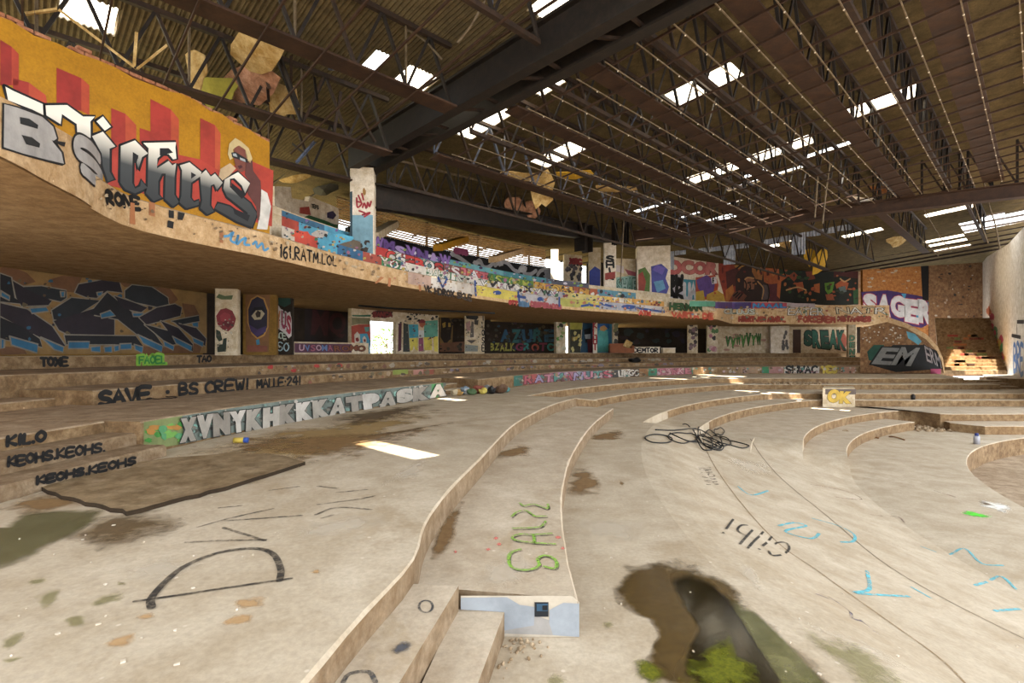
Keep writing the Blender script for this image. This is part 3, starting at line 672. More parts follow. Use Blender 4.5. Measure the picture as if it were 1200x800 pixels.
# ================================================================== upper walls and columns
CT = Z(201, 18.4)
c1o, c1s = column(424, 0, 27, M['white_plaster'], 'tall pale column under the main roof girder with red scribble', d=17.95, zt=CT, zb=SLT, depth=.75)
c2o, c2s = column(715, 0, 14, M['white_plaster'], 'slim pale upper column with stacked dark letters', d=34.2, zt=Z(281, 34.2), zb=SLT, depth=.7)
c3o, c3s = column(697, 0, 14, M['plaster'], 'dark upper column with blue paint on its lower half', d=36.5, zt=Z(290, 36.5), zb=SLT, depth=.5)
c4o, c4s = column(650, 0, 9, M['white_plaster'], 'sunlit white upper column beside the open bay', d=33.0, zt=Z(292, 33.0), zb=SLT, depth=.4)
c5o, c5s = column(766, 0, 38, M['white_plaster'], 'broad white upper column with purple and blue paint', d=37.0, zt=Z(288, 37.0), zb=SLT, depth=1.2)
S_up = Plane(at(322, 21.0), at(397, 25.5))
wU1 = wall_strip('wall_balcony', [at(322, 21.0), at(341, 21.9), at(342, 22.0), at(362, 23.2), at(363, 23.3), at(397, 25.5)], SLT, [Z(218, 21), Z(219, 21.9), Z(232, 22), Z(236, 23.2), Z(230, 23.3), Z(244, 25.5)], .25, M['white_plaster'], label='broken white balcony wall with green letters', cat='wall', kind='structure')
S_bk = Cyl(42.0)
BKT = E + 6.65
wU2 = seg('wall_balcony', 408, 645, SLT, BKT - .25, M['black'], 'black balcony back wall painted with a white chain', 42.0, .25)
wU3 = wall_strip('wall_balcony', [at(661, 38.6), at(682, 38.9)], SLT, Z(298, 38.6), .25, M['plaster'], label='pale upper wall with dense dark tags', cat='wall', kind='structure')
wU4 = wall_strip('wall_balcony', [at(720, 37.8), at(750, 38.2)], SLT, Z(303, 38), .25, M['plaster'], label='upper wall with mint green letters under a dark opening', cat='wall', kind='structure')
wU8 = wall_strip('wall_balcony', [at(688, 45.0), at(740, 46.0), at(795, 46.5)], SLT, E + 8.0, .25, M['darkwall'], label='dark upper back wall behind the upper columns', cat='wall', kind='structure')
S_U4 = Plane(at(720, 37.8), at(750, 38.2)); S_U3 = Plane(at(661, 38.6), at(682, 38.9))
U5 = [at(783, 42.0), at(838, 45.4), at(930, 49.5), at(1012, 51.5)]
wU5 = wall_strip('wall_back', U5, SLT, [Z(287, 42), Z(293, 45.4), Z(304, 49.5), Z(300, 51.5)], .3, M['white_plaster'], label='far upper wall with the dark orange portrait mural', cat='wall', kind='structure')
S_U5 = Poly(U5)
U6 = [at(1011, 50.5), at(1089, 50.5)]; U7 = [at(1089, 50.4), at(1153, 50.4)]
wU6 = wall_strip('wall_back', U6, -.2, Z(304, 50.5), .3, M['brickorange'], label='flaking orange wall with large white and red letters', cat='wall', kind='structure')
wU7 = wall_strip('wall_back', U7, -.2, Z(304, 50.4), .3, M['brown_wall'], label='bare brown wall pitted with holes behind the staircase', cat='wall', kind='structure')
S_U6 = Plane(*U6); S_U7 = Plane(*U7)
# right wall
RW = [at(1151, 50.4), (36.7, 37.5), (31.4, 30.9), (27.0, 25.4)]
RW[0] = (46.8, 50.4)
wR = wall_strip('wall_right', RW, -.2, [Z(304, 50.4), Z(286, 37.5), Z(262, 30.9), Z(245, 25.4)], .3, M['white_plaster'], label='tall pale right wall with magenta and yellow paint near the stairs', cat='wall', kind='structure')
S_R = Poly([(36.7, 37.5), (31.4, 30.9), (27.0, 25.4)]); S_R2 = Plane((36.7, 37.5), (46.8, 50.4))
# staircase up to the balcony
stair = empty('staircase', (34, 37.8, ZL2), label='wide concrete staircase climbing beside the right wall, sunlit at its foot', cat='staircase')
ns = 18; rise = (SLT - ZL2) / ns; dv = Vector((.62, .785)) * .6
steps_ = []
for k in range(ns):
    a = Vector((31.9, 37.8)) + dv * k; b = Vector((37.2, 37.8)) + dv * k; z0 = ZL2 + rise * k
    steps_ += [0]; steps_[-1] = prism('stair_step', [a, b, b + dv * 1.3, a + dv * 1.3], z0 + rise, z0 - .05, M['slab'], M['riser'], stair)
SG = [(1008, 437), (1008, 384), (1040, 377), (1062, 384), (1085, 397), (1098, 411), (1104, 424), (1106, 437)]
q = [(*at(x, 37.6), Z(y, 37.6)) for x, y in SG]; n = len(q); v = q + [(x + .25, y + .35, z) for x, y, z in q]
sw = fix(mk('stair_side_wall', v, [tuple(range(n)), tuple(range(n, 2 * n))[::-1]] + [(k, (k + 1) % n, n + (k + 1) % n, n + k) for k in range(n)], M['brown_wall'], stair))
S_sw = Plane(at(1008, 37.6), at(1106, 37.6))
q = [(1040, 377), (1062, 384), (1085, 397), (1098, 411), (1104, 424), (1106, 437)]; v = []
for x, y in q: X, Y = at(x, 37.5); zz = Z(y, 37.5); v += [(X, Y, zz - .02), (X, Y, zz + .35), (X + .3, Y + .3, zz + .35), (X + .3, Y + .3, zz - .02)]
f = [(4 * i + k, 4 * i + (k + 1) % 4, 4 * i + 4 + (k + 1) % 4, 4 * i + 4 + k) for i in range(5) for k in range(4)] + [(0, 1, 2, 3), (20, 21, 22, 23)]
fix(mk('stair_parapet', v, f, M['slab'], stair))
dk = wall_strip('wall_gallery', [at(999, 50.9), at(1014, 50.9)], .5, SLB + .3, .3, M['darkwall'], label='near-black filler wall standing in for the dark gap between the far gallery and the stair wall', cat='wall', kind='structure')  # added filler, its dark colour stands in for the shade of an open gap
# outside: ground seen through the doorways
out = mk('ground', [(-150, 20, 1.9), (150, 52, 1.9), (150, 200, 1.9), (-150, 200, 1.9), (-150, -60, 1.9), (-26, -60, 1.9), (-17.5, 5, 1.9), (-8, 33, 1.9), (8, 47, 1.9), (22, 55, 1.9)], [(9, 1, 2, 3, 0, 7, 8), (0, 4, 5, 6, 7)], M['ground_out'], label='sunlit dry ground outside the doorway', cat='ground', kind='structure')

# ================================================================== roof
AX = Vector((.722, .692)); NX = Vector((.692, -.722))
def uv(u, v): p = AX * u + NX * v; return (p.x, p.y)
def zdeck(v): return E + 8.8 + .085 * (max(v, -15.0) + 5)
def zgrid(v): return E + 6.47 + .085 * (v + 10)
def deck_hit(px, py):
    k = Vector(((px - CX) / F, 1, (HY - py) / F)); c0 = Vector((NX.x, NX.y, 0)) * .085
    t = (8.8 + .085 * 5) / (k.z - k.dot(c0)); p = k * t; q = p.to_2d(); return q.dot(AX), q.dot(NX)
def proj(x, y, z): return (CX + F * x / y, HY - F * (z - E) / y) if y > .3 else None
DU, DV = 1.05, 2.4
SKY = [(78, 8, 142, 22), (485, 104, 516, 92), (640, 12, 668, 0), (626, 109, 660, 95), (562, 148, 600, 140), (640, 178, 668, 169), (786, 114, 851, 96), (985, 125, 1079, 103), (790, 203, 947, 184), (985, 277, 1016, 271), (1086, 250, 1116, 246), (906, 289, 930, 285), (1100, 293, 1140, 289), (1098, 286, 1134, 282), (1100, 280, 1128, 277)]
skyl = []
for x0, y0, x1, y1 in SKY:
    a, b = deck_hit(x0, y0), deck_hit(x1, y1); skyl.append(((a[0] + b[0]) / 2, min(a[1], b[1]), max(a[1], b[1])))
SUNP = [(470, 516, ZL2), (500, 528, ZL2), (526, 467, ZL2), (800, 444, ZL2), (825, 447, ZL1), (850, 451, ZL0), (875, 457, ZL0), (895, 458, ZL0), (925, 466, ZLC), (945, 470, ZLC), (965, 478, ZLD), (985, 480, ZLD), (862, 454, ZL0), (838, 449, ZL0), (905, 461, ZL0), (655, 315, E + 5.4), (780, 443, ZL2), (930, 474, ZLD)]
sunh = []
for px, py, z in SUNP:
    x, y = G(px, py, z) if py > HY else at(px, 33)
    for _ in range(3):
        v0 = Vector((x, y)).dot(NX) if _ == 0 else v0
        h = zdeck(v0) - z; q = Vector((x, y)) + Vector((SUN.x, SUN.y)) * (h / SUN.z); v0 = q.dot(NX)
    sunh.append((q.dot(AX), q.dot(NX)))
X3 = [(35.2, 38.7, 1.4), (36, 38.2, 1.0), (36.6, 39, 1.8), (34.5, 38.2, 1.0), (35.5, 39.2, 1.8), (36.4, 38.6, 1.4), (35.4, 37.2, .6), (36.3, 37.0, .6), (34.2, 37.2, .6), S_bal.pt(*S_bal.hit(520, 331), 0)]
X3 += [(x + a, y + b_, z) for x, y, z in X3[:5] for a, b_ in ((.7, .2), (-.7, .5), (.2, .9))]
for x, y, z in X3:
    v0 = Vector((x, y)).dot(NX)
    for _ in range(3): q = Vector((x, y)) + Vector((SUN.x, SUN.y)) * ((zdeck(v0) - z) / SUN.z); v0 = q.dot(NX)
    sunh.append((q.dot(AX), q.dot(NX)))
def is_sky(u, v, z): return any(abs(u - a) < .53 and b - .45 < v < c + .45 for a, b, c in skyl)
def is_hole(u, v, z): return any(abs(u - a) < .53 and abs(v - b) < .61 for a, b in sunh)
# roof sheets: corrugated, corrugations along v; nearest ones single, the rest one part
roof = empty('ceiling', (0, 0, zdeck(0)), label='weathered corrugated roof sheeting with missing panels letting in daylight', cat='roof', kind='structure')
ng = 36
def sheet_mesh(dv, f0=0.0, sl=.085):
    v, f = [], []
    for j in (0, 1):
        for k in range(ng + 1):
            u = -DU / 2 - .03 + (DU + .06) * (f0 + (1 - f0) * k / ng); vv = (-.5 + j) * (dv + .08); w = AX * u + NX * vv
            v.append((w.x, w.y, sl * vv + .022 * math.sin(k / ng * 9 * 2 * math.pi) + (.012 if j else 0)))
    for k in range(ng): f.append((k, k + 1, ng + 2 + k, ng + 1 + k))
    return v, f
sm_v, sm_f = sheet_mesh(DV / 2)
sme = bpy.data.meshes.new('roof_sheet'); sme.from_pydata(sm_v, [], sm_f); sme.materials.append(M['sheet']); sme.update()
fv, _f = sheet_mesh(DV / 2, 0.0, .01); fme = bpy.data.meshes.new('roof_sheet'); fme.from_pydata(fv, [], sm_f); fme.materials.append(M['sheet']); fme.update()
hv, hf = sheet_mesh(DV / 2, .42); hme = bpy.data.meshes.new('split_sheet'); hme.from_pydata(hv, [], hf); hme.materials.append(M['sheet']); hme.update()
ske = sme.copy(); ske.materials.clear(); ske.materials.append(M['skylight'])
cand = []
for i in range(-9, 66):
    for j in range(-24, 5):
        u, v = i * DU, j * DV / 2 + .2
        x, y = uv(u, v); z = zdeck(v)
        R = math.hypot(x - CXW, y - CYW)
        if x > 53 or y > 56 or (R > 47 and x < 22): continue
        if is_hole(u, v, z):
            if y < 30: o = link('split_sheet', hme, roof); o.location = (x, y, z)
            continue
        if u < -6: continue
        p = proj(x, y, z); vis = p and -30 < p[0] < 1230 and -30 < p[1] < 330
        if is_sky(u, v, z): o = link('skylight_sheet', ske, roof); o.location = (x, y, z); continue
        cand.append((0 if vis else 1, math.hypot(x, y), x, y, z, v < -15))
cand.sort(); bv, bf = [], []
for n_, (a, d, x, y, z, fl_) in enumerate(cand):
    if n_ < 300 and a == 0:
        o = link('roof_sheet', fme if fl_ else sme, roof); o.matrix_parent_inverse = Matrix.Translation(-Vector(roof.location)); o.location = (x, y, z)
    else:
        b = len(bv); bv += [(p[0] + x, p[1] + y, p[2] + z) for p in (fv if fl_ else sm_v)]; bf += [tuple(k + b for k in q) for q in sm_f]
mk('roof_sheeting', bv, bf, M['sheet'], roof, kind='stuff')
# purlins under the sheets
for i in range(-2, 30):
    u = i * 2.1; v0, v1 = -30, 5
    a, b = uv(u, v0), uv(u, v1)
    while math.hypot(a[0] - CXW, a[1] - CYW) > 46 and v0 < v1 - 1: v0 += .5; a = uv(u, v0)
    if v1 - v0 > 2: beam('purlin', (*a, zdeck(v0) - .12), (*b, zdeck(v1) - .12), .07, .14, M['rust'], roof)
ORD = ['first', 'second', 'third', 'fourth', 'fifth', 'sixth', 'seventh', 'eighth', 'ninth', 'tenth', 'eleventh', 'twelfth', 'thirteenth', 'fourteenth', 'fifteenth']
def truss(v, u0, u1, plate, lab, grp, mat='rust', web='rust_dark', pan=1.5, wmat2=None):
    zb, zt = zgrid(v), zdeck(v) - .24; x, y = uv((u0 + u1) / 2, v)
    o = empty('roof_truss', (x, y, zb), label=lab, cat='truss', group=grp)
    P = lambda u, z: (*uv(u, v), z)
    if plate: beam('bottom_plate', P(u0, zb), P(u1, zb), plate, .05, M['rust_plate'], o); 
    beam('bottom_chord', P(u0, zb + .08), P(u1, zb + .08), .12, .11, M[mat], o)
    beam('top_chord', P(u0, zt), P(u1, zt), .12, .12, M[mat], o)
    n = int((u1 - u0) / pan)
    for k in range(n):
        a = u0 + (u1 - u0) * k / n; b = u0 + (u1 - u0) * (k + 1) / n; m = (a + b) / 2
        beam('diagonal', P(a, zb + .1), P(m, zt), .07, .07, M[web], o, 'angle'); beam('diagonal', P(m, zt), P(b, zb + .1), .07, .07, M[web if k % 3 else mat], o, 'angle')
        if k % 2 == 0: beam('upright', P(a, zb + .1), P(a, zt), .06, .06, M[wmat2 or web], o, 'angle')
    return o
def ug(v): return 25.6 + (v + 16.3) * .278
def ulim(v, R):
    u = 45.0
    while True:
        x, y = uv(u, v)
        if (math.hypot(x - CXW, y - CYW) < R or y < CYW) and y < 49 and (x - 31.4) < (y - 30.9) * .79: return u
        u -= .25
TV = [(-16.2, 0), (-13.3, .5), (-11.5, 0), (-9.8, .5), (-8.5, 0), (-7.35, .5), (-5.9, 0), (-4.13, .52), (-2.75, 0), (-1.38, .66), (.25, 0), (1.6, .5)]
for k, (v, pl) in enumerate(TV):
    truss(v, 9.35, min(ulim(v, 41), ug(v) - .25), pl, ('rusty plated roof truss' if pl else 'open lattice roof truss') + ' right of the main girder, %s from the balcony' % ORD[k], 'trusses right of the main girder', web='rust_blue' if v in (-13.3,) else 'rust_dark')
for k, (v, pl) in enumerate([(-16.6, .45), (-14.0, .5), (-10.8, .55), (-7.6, 0), (-5.4, .6)]):
    truss(v, -4 if v > -13 else -2.5, 8.1, pl, 'rusty roof truss left of the main girder, %s from the balcony' % ORD[k], 'trusses left of the main girder', wmat2='rust_blue' if k == 3 else 'rail', pan=1.3)
for k, v in enumerate((-14.5, -11.5, -8.5, -5.5, -2.5)):
    u1 = ulim(v, 44)
    if u1 - ug(v) > 3: truss(v, ug(v) + .4, u1, .4 if k % 2 else 0, 'roof truss beyond the far girder, %s from the balcony' % ORD[k], 'trusses beyond the far girder', pan=2.2)
# hung ceiling frame: rails one way, battens the other
fr = empty('ceiling_frame', (*uv(18, -6), zgrid(-6)), label='rusty hung ceiling frame of crossing rails without its panels', cat='frame')
for i in range(21):
    u = 9.8 + i * 1.0; v0 = -13.0 if u < 26 else max(-13.0, -16.3 + (u - 25.6) / .278)
    if v0 < 1: beam('batten', (*uv(u, v0), zgrid(v0) - .10), (*uv(u, 2.6), zgrid(2.6) - .10), .035, .05, M['rust_plate'], fr)
cl = bmesh.new()
for i in range(19):
    v = -12.6 + i * .82; u1 = ug(v) - .4 - (random.uniform(0, 5) if v < -7 else random.uniform(0, .8))
    z = zgrid(v) - .145
    beam('rail', (*uv(9.5, v), z), (*uv(u1, v), z), .024, .024, M['rail'], fr)
    u = 9.9 + random.random() * .5
    while u < u1:
        m = Matrix.Translation((*uv(u, v), z - .02)); bmesh.ops.create_cube(cl, size=.026, matrix=m); u += 1.0
bmk('rail_clip', cl, M['white_plaster'], fr, kind='stuff')
for i in range(10):
    u = -3.5 + i * 1.15
    beam('batten', (*uv(u, -15.5), zgrid(-15.5) - .1), (*uv(u, -6.5), zgrid(-6.5) - .1), .035, .05, M['rust_plate'], fr)
# main girder: two plate beams side by side, tied by cross stays, ending on the pale column
GB = E + 6.47
gd = empty('main_girder', (*uv(8.7, -8), GB), label='heavy twin-beam steel girder crossing overhead from the pale column', cat='girder')
for u in (8.36, 9.08): beam('girder_beam', (*uv(u, -17.2), GB + .45), (*uv(u, 4.5), GB + .45), .3, .9, M['rust_dark'], gd, 'ibeam')
for k in range(19):
    v = -16.6 + k * 1.1; beam('cross_stay', (*uv(8.36, v), GB + .15), (*uv(9.08, v + (.55 if k % 2 else -.0)), GB + .15), .07, .07, M['rust'], gd, 'angle')
beam('edge_pipe', (*uv(8.1, -16.5), GB + .98), (*uv(8.1, 3), GB + .98), .07, .07, M['rust_plate'], gd, 'tube')
# far girder with lattice above
fg0, fg1 = Vector((7.0, 29.6, E + 6.72)), Vector((24.5, 19.2, E + 6.72))
fgo = empty('far_girder', ((fg0 + fg1) / 2), label='long rusty girder spanning below the far roof', cat='girder')
beam('girder_beam', fg0, fg1, .45, .6, M['rust_plate'], fgo, 'ibeam')
n = 26
for k in range(n):
    a = fg0 + (fg1 - fg0) * (k / n); b = fg0 + (fg1 - fg0) * ((k + 1) / n); vv = a.to_2d().dot(NX); zt = zdeck(vv) - .3
    if zt - a.z > .5:
        beam('upright', a + Vector((0, 0, .3)), (a.x, a.y, zt), .09, .09, M['rust_dark'], fgo, 'angle')
        beam('diagonal', (b.x, b.y, b.z + .3), (a.x, a.y, zt), .07, .07, M['rust'], fgo, 'angle')
# dark beam along the balcony with its lattice rail
b0 = Vector((*at(436, 18.6), Z(230, 18.6))); b1 = Vector((*at(716, 34.5), Z(277, 34.5)))
bo = empty('balcony_girder', ((b0 + b1) / 2), label='blackened girder above the balcony between the two pale columns', cat='girder')
beam('girder_beam', b0, b1, .45, .9, M['rust_dark'], bo, 'ibeam'); dn = (b1 - b0)
n = 18
for k in range(n):
    a = b0 + dn * (k / n); b = b0 + dn * ((k + 1) / n); up = Vector((0, 0, 1.55)); lo = Vector((0, 0, .45))
    beam('upright', a + lo, a + up, .05, .05, M['rust'], bo, 'angle'); beam('diagonal', a + lo, (a + b) / 2 + up, .07, .07, M['rust_dark'], bo, 'angle'); beam('diagonal', (a + b) / 2 + up, b + lo, .07, .07, M['rust_dark'], bo, 'angle')
beam('top_rail', b0 + Vector((0, 0, 1.55)), b1 + Vector((0, 0, 1.55)), .08, .08, M['rail'], bo)
# dark posts at the girder joint
for px, d, y0, y1, w in ((684, 31, 295, 236, .8), (720, 30.5, 287, 245, .25), (733, 30.2, 289, 247, .3)):
    x, y = at(px, d); zt = min(Z(y1, d), zdeck(Vector((x, y)).dot(NX)) - .2); o = empty('steel_post', (x, y, Z(y0, d)), label={684: 'broad blackened steel post above the balcony girder joint', 720: 'slim steel post right of the blackened post', 733: 'grey steel post at the end of the far girder'}[px], cat='post')
    beam('post_shaft', (x, y, Z(y0, d)), (x, y, zt), w, w, M['rust_dark'], o, 'ibeam')
# pale blue cladding behind the far girder
c0, c1 = Vector(at(752, 41.5)), Vector(at(1000, 33.5))
cld = empty('cladding_wall', (*((c0 + c1) / 2), Z(285, 37)), label='pale blue-grey corrugated cladding behind the far girder', cat='cladding')
nn = 16
for k in range(nn):
    if k in (4, 9): continue
    a = c0 + (c1 - c0) * (k / nn); b = c0 + (c1 - c0) * ((k + 1) / nn - .004); dd = (b - a); nrm = Vector((dd.y, -dd.x)).normalized()
    v, f = [], []
    za = Z(262, a.y + .0); zb_ = zdeck(a.dot(NX)) - .35 - (1.1 if k % 5 == 2 else 0)
    for j in range(19):
        p = a + dd * (j / 18) + nrm * (.03 * math.sin(j * math.pi / 2)); v += [(*p, za), (*p, zb_)]
    f = [(2 * j, 2 * j + 2, 2 * j + 3, 2 * j + 1) for j in range(18)]
    mk('cladding_sheet', v, f, M['sheet_blue'], cld)
# louvre slats behind the balcony
lv = empty('louvre', (*on(560, 42.1), BKT), label='long louvre of thin pale slats above the black balcony wall', cat='louvre')
for k in range(11):
    z = BKT - .22 + k * .13; P = wall_range(396, 640, 42.1, 26); v = []
    for x, y in P:
        t = (Vector((x - CXW, y - CYW))).normalized(); v += [(x, y, z), (x, y, z + .025), (x + t.x * .12, y + t.y * .12, z + .135), (x + t.x * .12, y + t.y * .12, z + .11)]
    f = [(4 * i + q, 4 * i + (q + 1) % 4, 4 * i + 4 + (q + 1) % 4, 4 * i + 4 + q) for i in range(26) for q in range(4)]
    fix(mk('slat', v, f, M['slab'], lv))
for px in (440, 500, 560, 620): x, y = on(px, 42.3); beam('mullion', (x, y, BKT - .2), (x, y, BKT + 1.3), .12, .12, M['rust_dark'], lv)
# sloping struts with painted undersides in front of the louvre
for i, (xa, ya, xb, yb, c, lab) in enumerate(((437, 277, 462, 262, 'plaster', 'short pale sloping concrete strut nearest the tall column'), (513, 290, 545, 280, 'yellow', 'short sloping concrete strut with yellow paint'), (577, 304, 610, 294, 'slab', 'short sloping concrete strut before the bright opening'))):
    da = circ_d(xa, 38.4); db = circ_d(xb, 41.6)
    o = empty('sloping_strut', (*at(xa, da), Z(ya, da)), label=lab, cat='strut'); beam('strut_body', (*at(xa, da), Z(ya, da)), (*at(xb, db), Z(yb, db)), .5, .35, M[c], o)

# ================================================================== paint on the walls
def cv(P, ox, oy, s): return [(ox + x / s, oy + y / s) for x, y in P]
# --- mustard wall
for P, c in (([(0, 140), (40, 165), (40, 300), (0, 300)], '#a81f10'), ([(40, 165), (65, 190), (65, 300), (40, 300)], '#c63a10'), ([(45, 275), (100, 290), (100, 345), (45, 330)], '#b52712'), ([(100, 290), (160, 335), (165, 365), (100, 345)], '#cb4312'),
             ([(198, 238), (285, 275), (285, 390), (198, 370)], '#b02210'), ([(285, 275), (313, 300), (313, 405), (285, 390)], '#cf4510'), ([(390, 380), (440, 400), (440, 660), (390, 640)], '#b82a12'), ([(440, 400), (478, 440), (478, 660), (440, 660)], '#cf4a14'),
             ([(528, 348), (600, 385), (600, 560), (490, 520), (490, 450), (528, 462)], '#bb2a14'), ([(600, 385), (628, 420), (628, 560), (600, 560)], '#cf4a14'), ([(703, 415), (755, 440), (755, 610), (703, 590)], '#be3016'), ([(755, 440), (775, 470), (772, 610), (755, 610)], '#d55218'),
             ([(375, 650), (400, 500), (480, 505), (630, 545), (700, 560), (770, 600), (880, 565), (960, 600), (955, 796), (700, 725), (520, 685)], '#c8361a'), ([(880, 690), (958, 640), (955, 796), (890, 780)], '#e0621e')):
    poly2(S_y, cv(P, 0, 0, 3), paint(c), wy, off=.008 + .0006 * len(P))
t = NT('chrome_lettering'); sx = t.n('SeparateXYZ'); t.l(t.pos(), sx.inputs[0]); mr = t.n('MapRange'); mr.inputs[1].default_value = SLT + .15; mr.inputs[2].default_value = SLT + 1.55; t.l(sx.outputs[2], mr.inputs[0])
M['chrome'] = t.fin(t.ramp(mr.outputs[0], [(.0, lin('#2a2c2e')), (.42, lin('#3a3d3e')), (.62, lin('#a9a59c')), (.8, lin('#d8d2c6'))]), .5)
K = 5.714; O = (120, 130, K)
LT = {'c': [(120, 235), (215, 198), (302, 285), (262, 310), (235, 395), (226, 345), (238, 300), (200, 275), (195, 480), (215, 520), (250, 505), (255, 465), (300, 515), (215, 552), (150, 525), (116, 480)],
 'h': [(270, 215), (490, 210), (485, 245), (492, 320), (470, 325), (440, 290), (400, 288), (365, 318), (362, 385), (440, 335), (465, 365), (490, 350), (480, 440), (478, 560), (510, 610), (470, 640), (415, 590), (420, 420), (395, 420), (370, 470), (370, 560), (395, 580), (340, 605), (288, 550), (300, 500), (305, 250)],
 'e': [(515, 365), (580, 345), (660, 410), (650, 440), (590, 482), (585, 580), (610, 612), (642, 598), (642, 628), (560, 652), (512, 612), (525, 570), (530, 400)],
 'r': [(650, 430), (690, 395), (722, 440), (750, 420), (802, 480), (762, 532), (745, 490), (722, 500), (715, 630), (742, 672), (700, 692), (652, 650), (664, 600)],
 's': [(815, 460), (905, 410), (985, 485), (952, 552), (930, 500), (880, 450), (850, 455), (850, 510), (990, 620), (1032, 690), (1000, 778), (900, 740), (748, 652), (770, 618), (850, 640), (962, 722), (970, 682), (830, 572), (806, 520)]}
O2 = (0, 90, 6.667)
L2_ = {'S': [(38, 78), (100, 112), (330, 215), (335, 300), (250, 258), (60, 185)], 't': [(352, 225), (520, 222), (645, 312), (738, 312), (702, 350), (705, 480), (600, 442), (595, 370), (480, 292), (470, 372), (358, 302)],
 'dot': [(750, 350), (800, 310), (862, 390), (815, 422)], 'i': [(715, 465), (800, 430), (897, 545), (852, 562), (852, 740), (885, 800), (840, 820), (800, 700), (790, 600)]}
allP = [cv(P, *O) for P in LT.values()] + [cv(P, *O2) for P in L2_.values()]
for P in allP:
    strokes(S_y, [P], .085, paint('#15151a'), wy, 'letter_outline', .018, smooth=False, closed=True)
    q = [(x - 1.6, y + 2.2) for x, y in P]; poly2(S_y, q, paint('#15151a'), wy, 'letter_shadow', .016)
    poly2(S_y, P, M['chrome'], wy, 'gothic_letter', .021)
for P in ([(205, 290), (238, 315), (215, 340)], [(590, 410), (625, 430), (590, 455)], [(380, 250), (440, 250), (470, 280), (380, 300)], [(860, 480), (960, 560), (930, 590), (860, 520)], [(870, 650), (985, 700), (970, 740), (880, 690)]): poly2(S_y, cv(P, *O), paint('#1a1a20'), wy, 'letter_counter', .024)
# painted woman with sunglasses leaning on the last letter
for P, c, n_ in (([(835, 290), (845, 220), (885, 182), (925, 205), (975, 250), (1000, 320), (985, 350), (960, 320), (950, 260), (900, 235), (870, 260), (880, 310), (850, 330)], '#e3c98a', 'painted_hair'), ([(878, 250), (910, 232), (955, 262), (970, 330), (950, 400), (915, 415), (890, 380), (876, 320)], '#8d4a3a', 'painted_face'),
                 ([(775, 440), (785, 390), (850, 350), (890, 385), (850, 430), (800, 465)], '#d9b98c', 'painted_arm'), ([(955, 340), (1000, 330), (1005, 400), (1055, 470), (1060, 560), (1050, 730), (1035, 735), (1025, 640), (965, 550), (985, 480), (950, 430)], '#6d3a35', 'painted_arm'),
                 ([(1060, 525), (1100, 550), (1125, 640), (1100, 795), (1030, 790), (1050, 700)], '#ece7df', 'painted_dress'), ([(858, 280), (885, 275), (968, 325), (970, 350), (905, 325), (865, 312)], '#20262c', 'painted_sunglasses'), ([(868, 286), (890, 286), (900, 310), (872, 303)], '#b9c4c9', 'painted_lens'), ([(915, 312), (950, 325), (955, 343), (918, 328)], '#b9c4c9', 'painted_lens'), ([(900, 370), (925, 362), (935, 378), (912, 390)], '#54202a', 'painted_mouth')):
    poly2(S_y, cv(P, *O), paint(c), wy, n_, .026 + .001 * (n_ in ('painted_lens', 'painted_mouth', 'painted_sunglasses')) + .001 * (n_ == 'painted_lens'))
# --- silver B S on the bulging parapet
for P, c, o in (([(10, 200), (120, 225), (330, 300), (420, 380), (450, 480), (440, 520), (490, 590), (505, 680), (480, 695), (170, 612), (5, 560)], '#2b2b2e', .012), ([(22, 212), (120, 238), (320, 312), (405, 388), (435, 480), (400, 505), (470, 590), (490, 678), (170, 598), (18, 548)], '#c9c6c4', .016), ([(142, 312), (215, 325), (285, 375), (280, 405), (145, 365)], '#34383c', .02), ([(155, 452), (235, 470), (300, 520), (295, 552), (190, 525)], '#34383c', .02),
                ([(390, 495), (440, 500), (500, 510), (490, 545), (430, 520)], '#2b2b2e', .022)):
    poly2(S_np, cv(P, *O2), paint(c), nose, 'silver_letter' if c == '#c9c6c4' else 'letter_outline', o)
sS = cv([(770, 640), (700, 545), (620, 500), (590, 540), (610, 600), (690, 655), (760, 730), (790, 800), (730, 800), (640, 720)], *O2)
strokes(S_np, [sS], .26, paint('#2b2b2e'), nose, 'letter_outline', .014); strokes(S_np, [sS], .19, paint('#c9c6c4'), nose, 'silver_letter', .018)
# --- slab edge writing
S_b = S_bal; BLK = paint('#1c1a1a')
write(S_b, 'RONE', ((124, 224), (162, 232), (163, 245), (125, 237)), .09, BLK, slab)
strokes(S_b, [[(263, 277), (268, 276), (273, 272), (270, 281), (276, 284), (279, 275), (277, 286), (283, 281), (288, 279), (286, 286), (292, 287)], [(296, 286), (300, 283), (301, 290), (307, 285), (309, 293), (314, 291)]], .06, paint('#4fa3d6'), slab, 'spray_lettering')
write(S_b, '161.RATM.LOL', ((328, 286), (394, 301), (394, 311), (328, 301)), .055, BLK, slab, gap=.35)
for P in ([(152, 237), (157, 238), (158, 263), (151, 262)], [(174, 236), (181, 238), (181, 254), (174, 252)], [(257, 271), (261, 272), (261, 285), (257, 284)], [(455, 325), (458, 326), (457, 336), (454, 335)], [(490, 333), (493, 334), (493, 341), (491, 341)], [(446, 324), (450, 325), (441, 332), (438, 332)]): poly2(S_b, P, paint('#c47a42'), slab, 'rust_drip')
for P in ([(197, 246), (203, 247), (203, 256), (197, 255)], [(196, 258), (203, 260), (202, 268), (195, 266)], [(208, 248), (216, 250), (213, 258), (207, 257)]): poly2(S_b, P, BLK, slab, 'paint_patch')
write(S_b, 'VK HDROX SKLE', ((497, 335), (552, 346), (552, 352), (497, 341)), .10, paint('#3a2c22'), slab, seed=2)
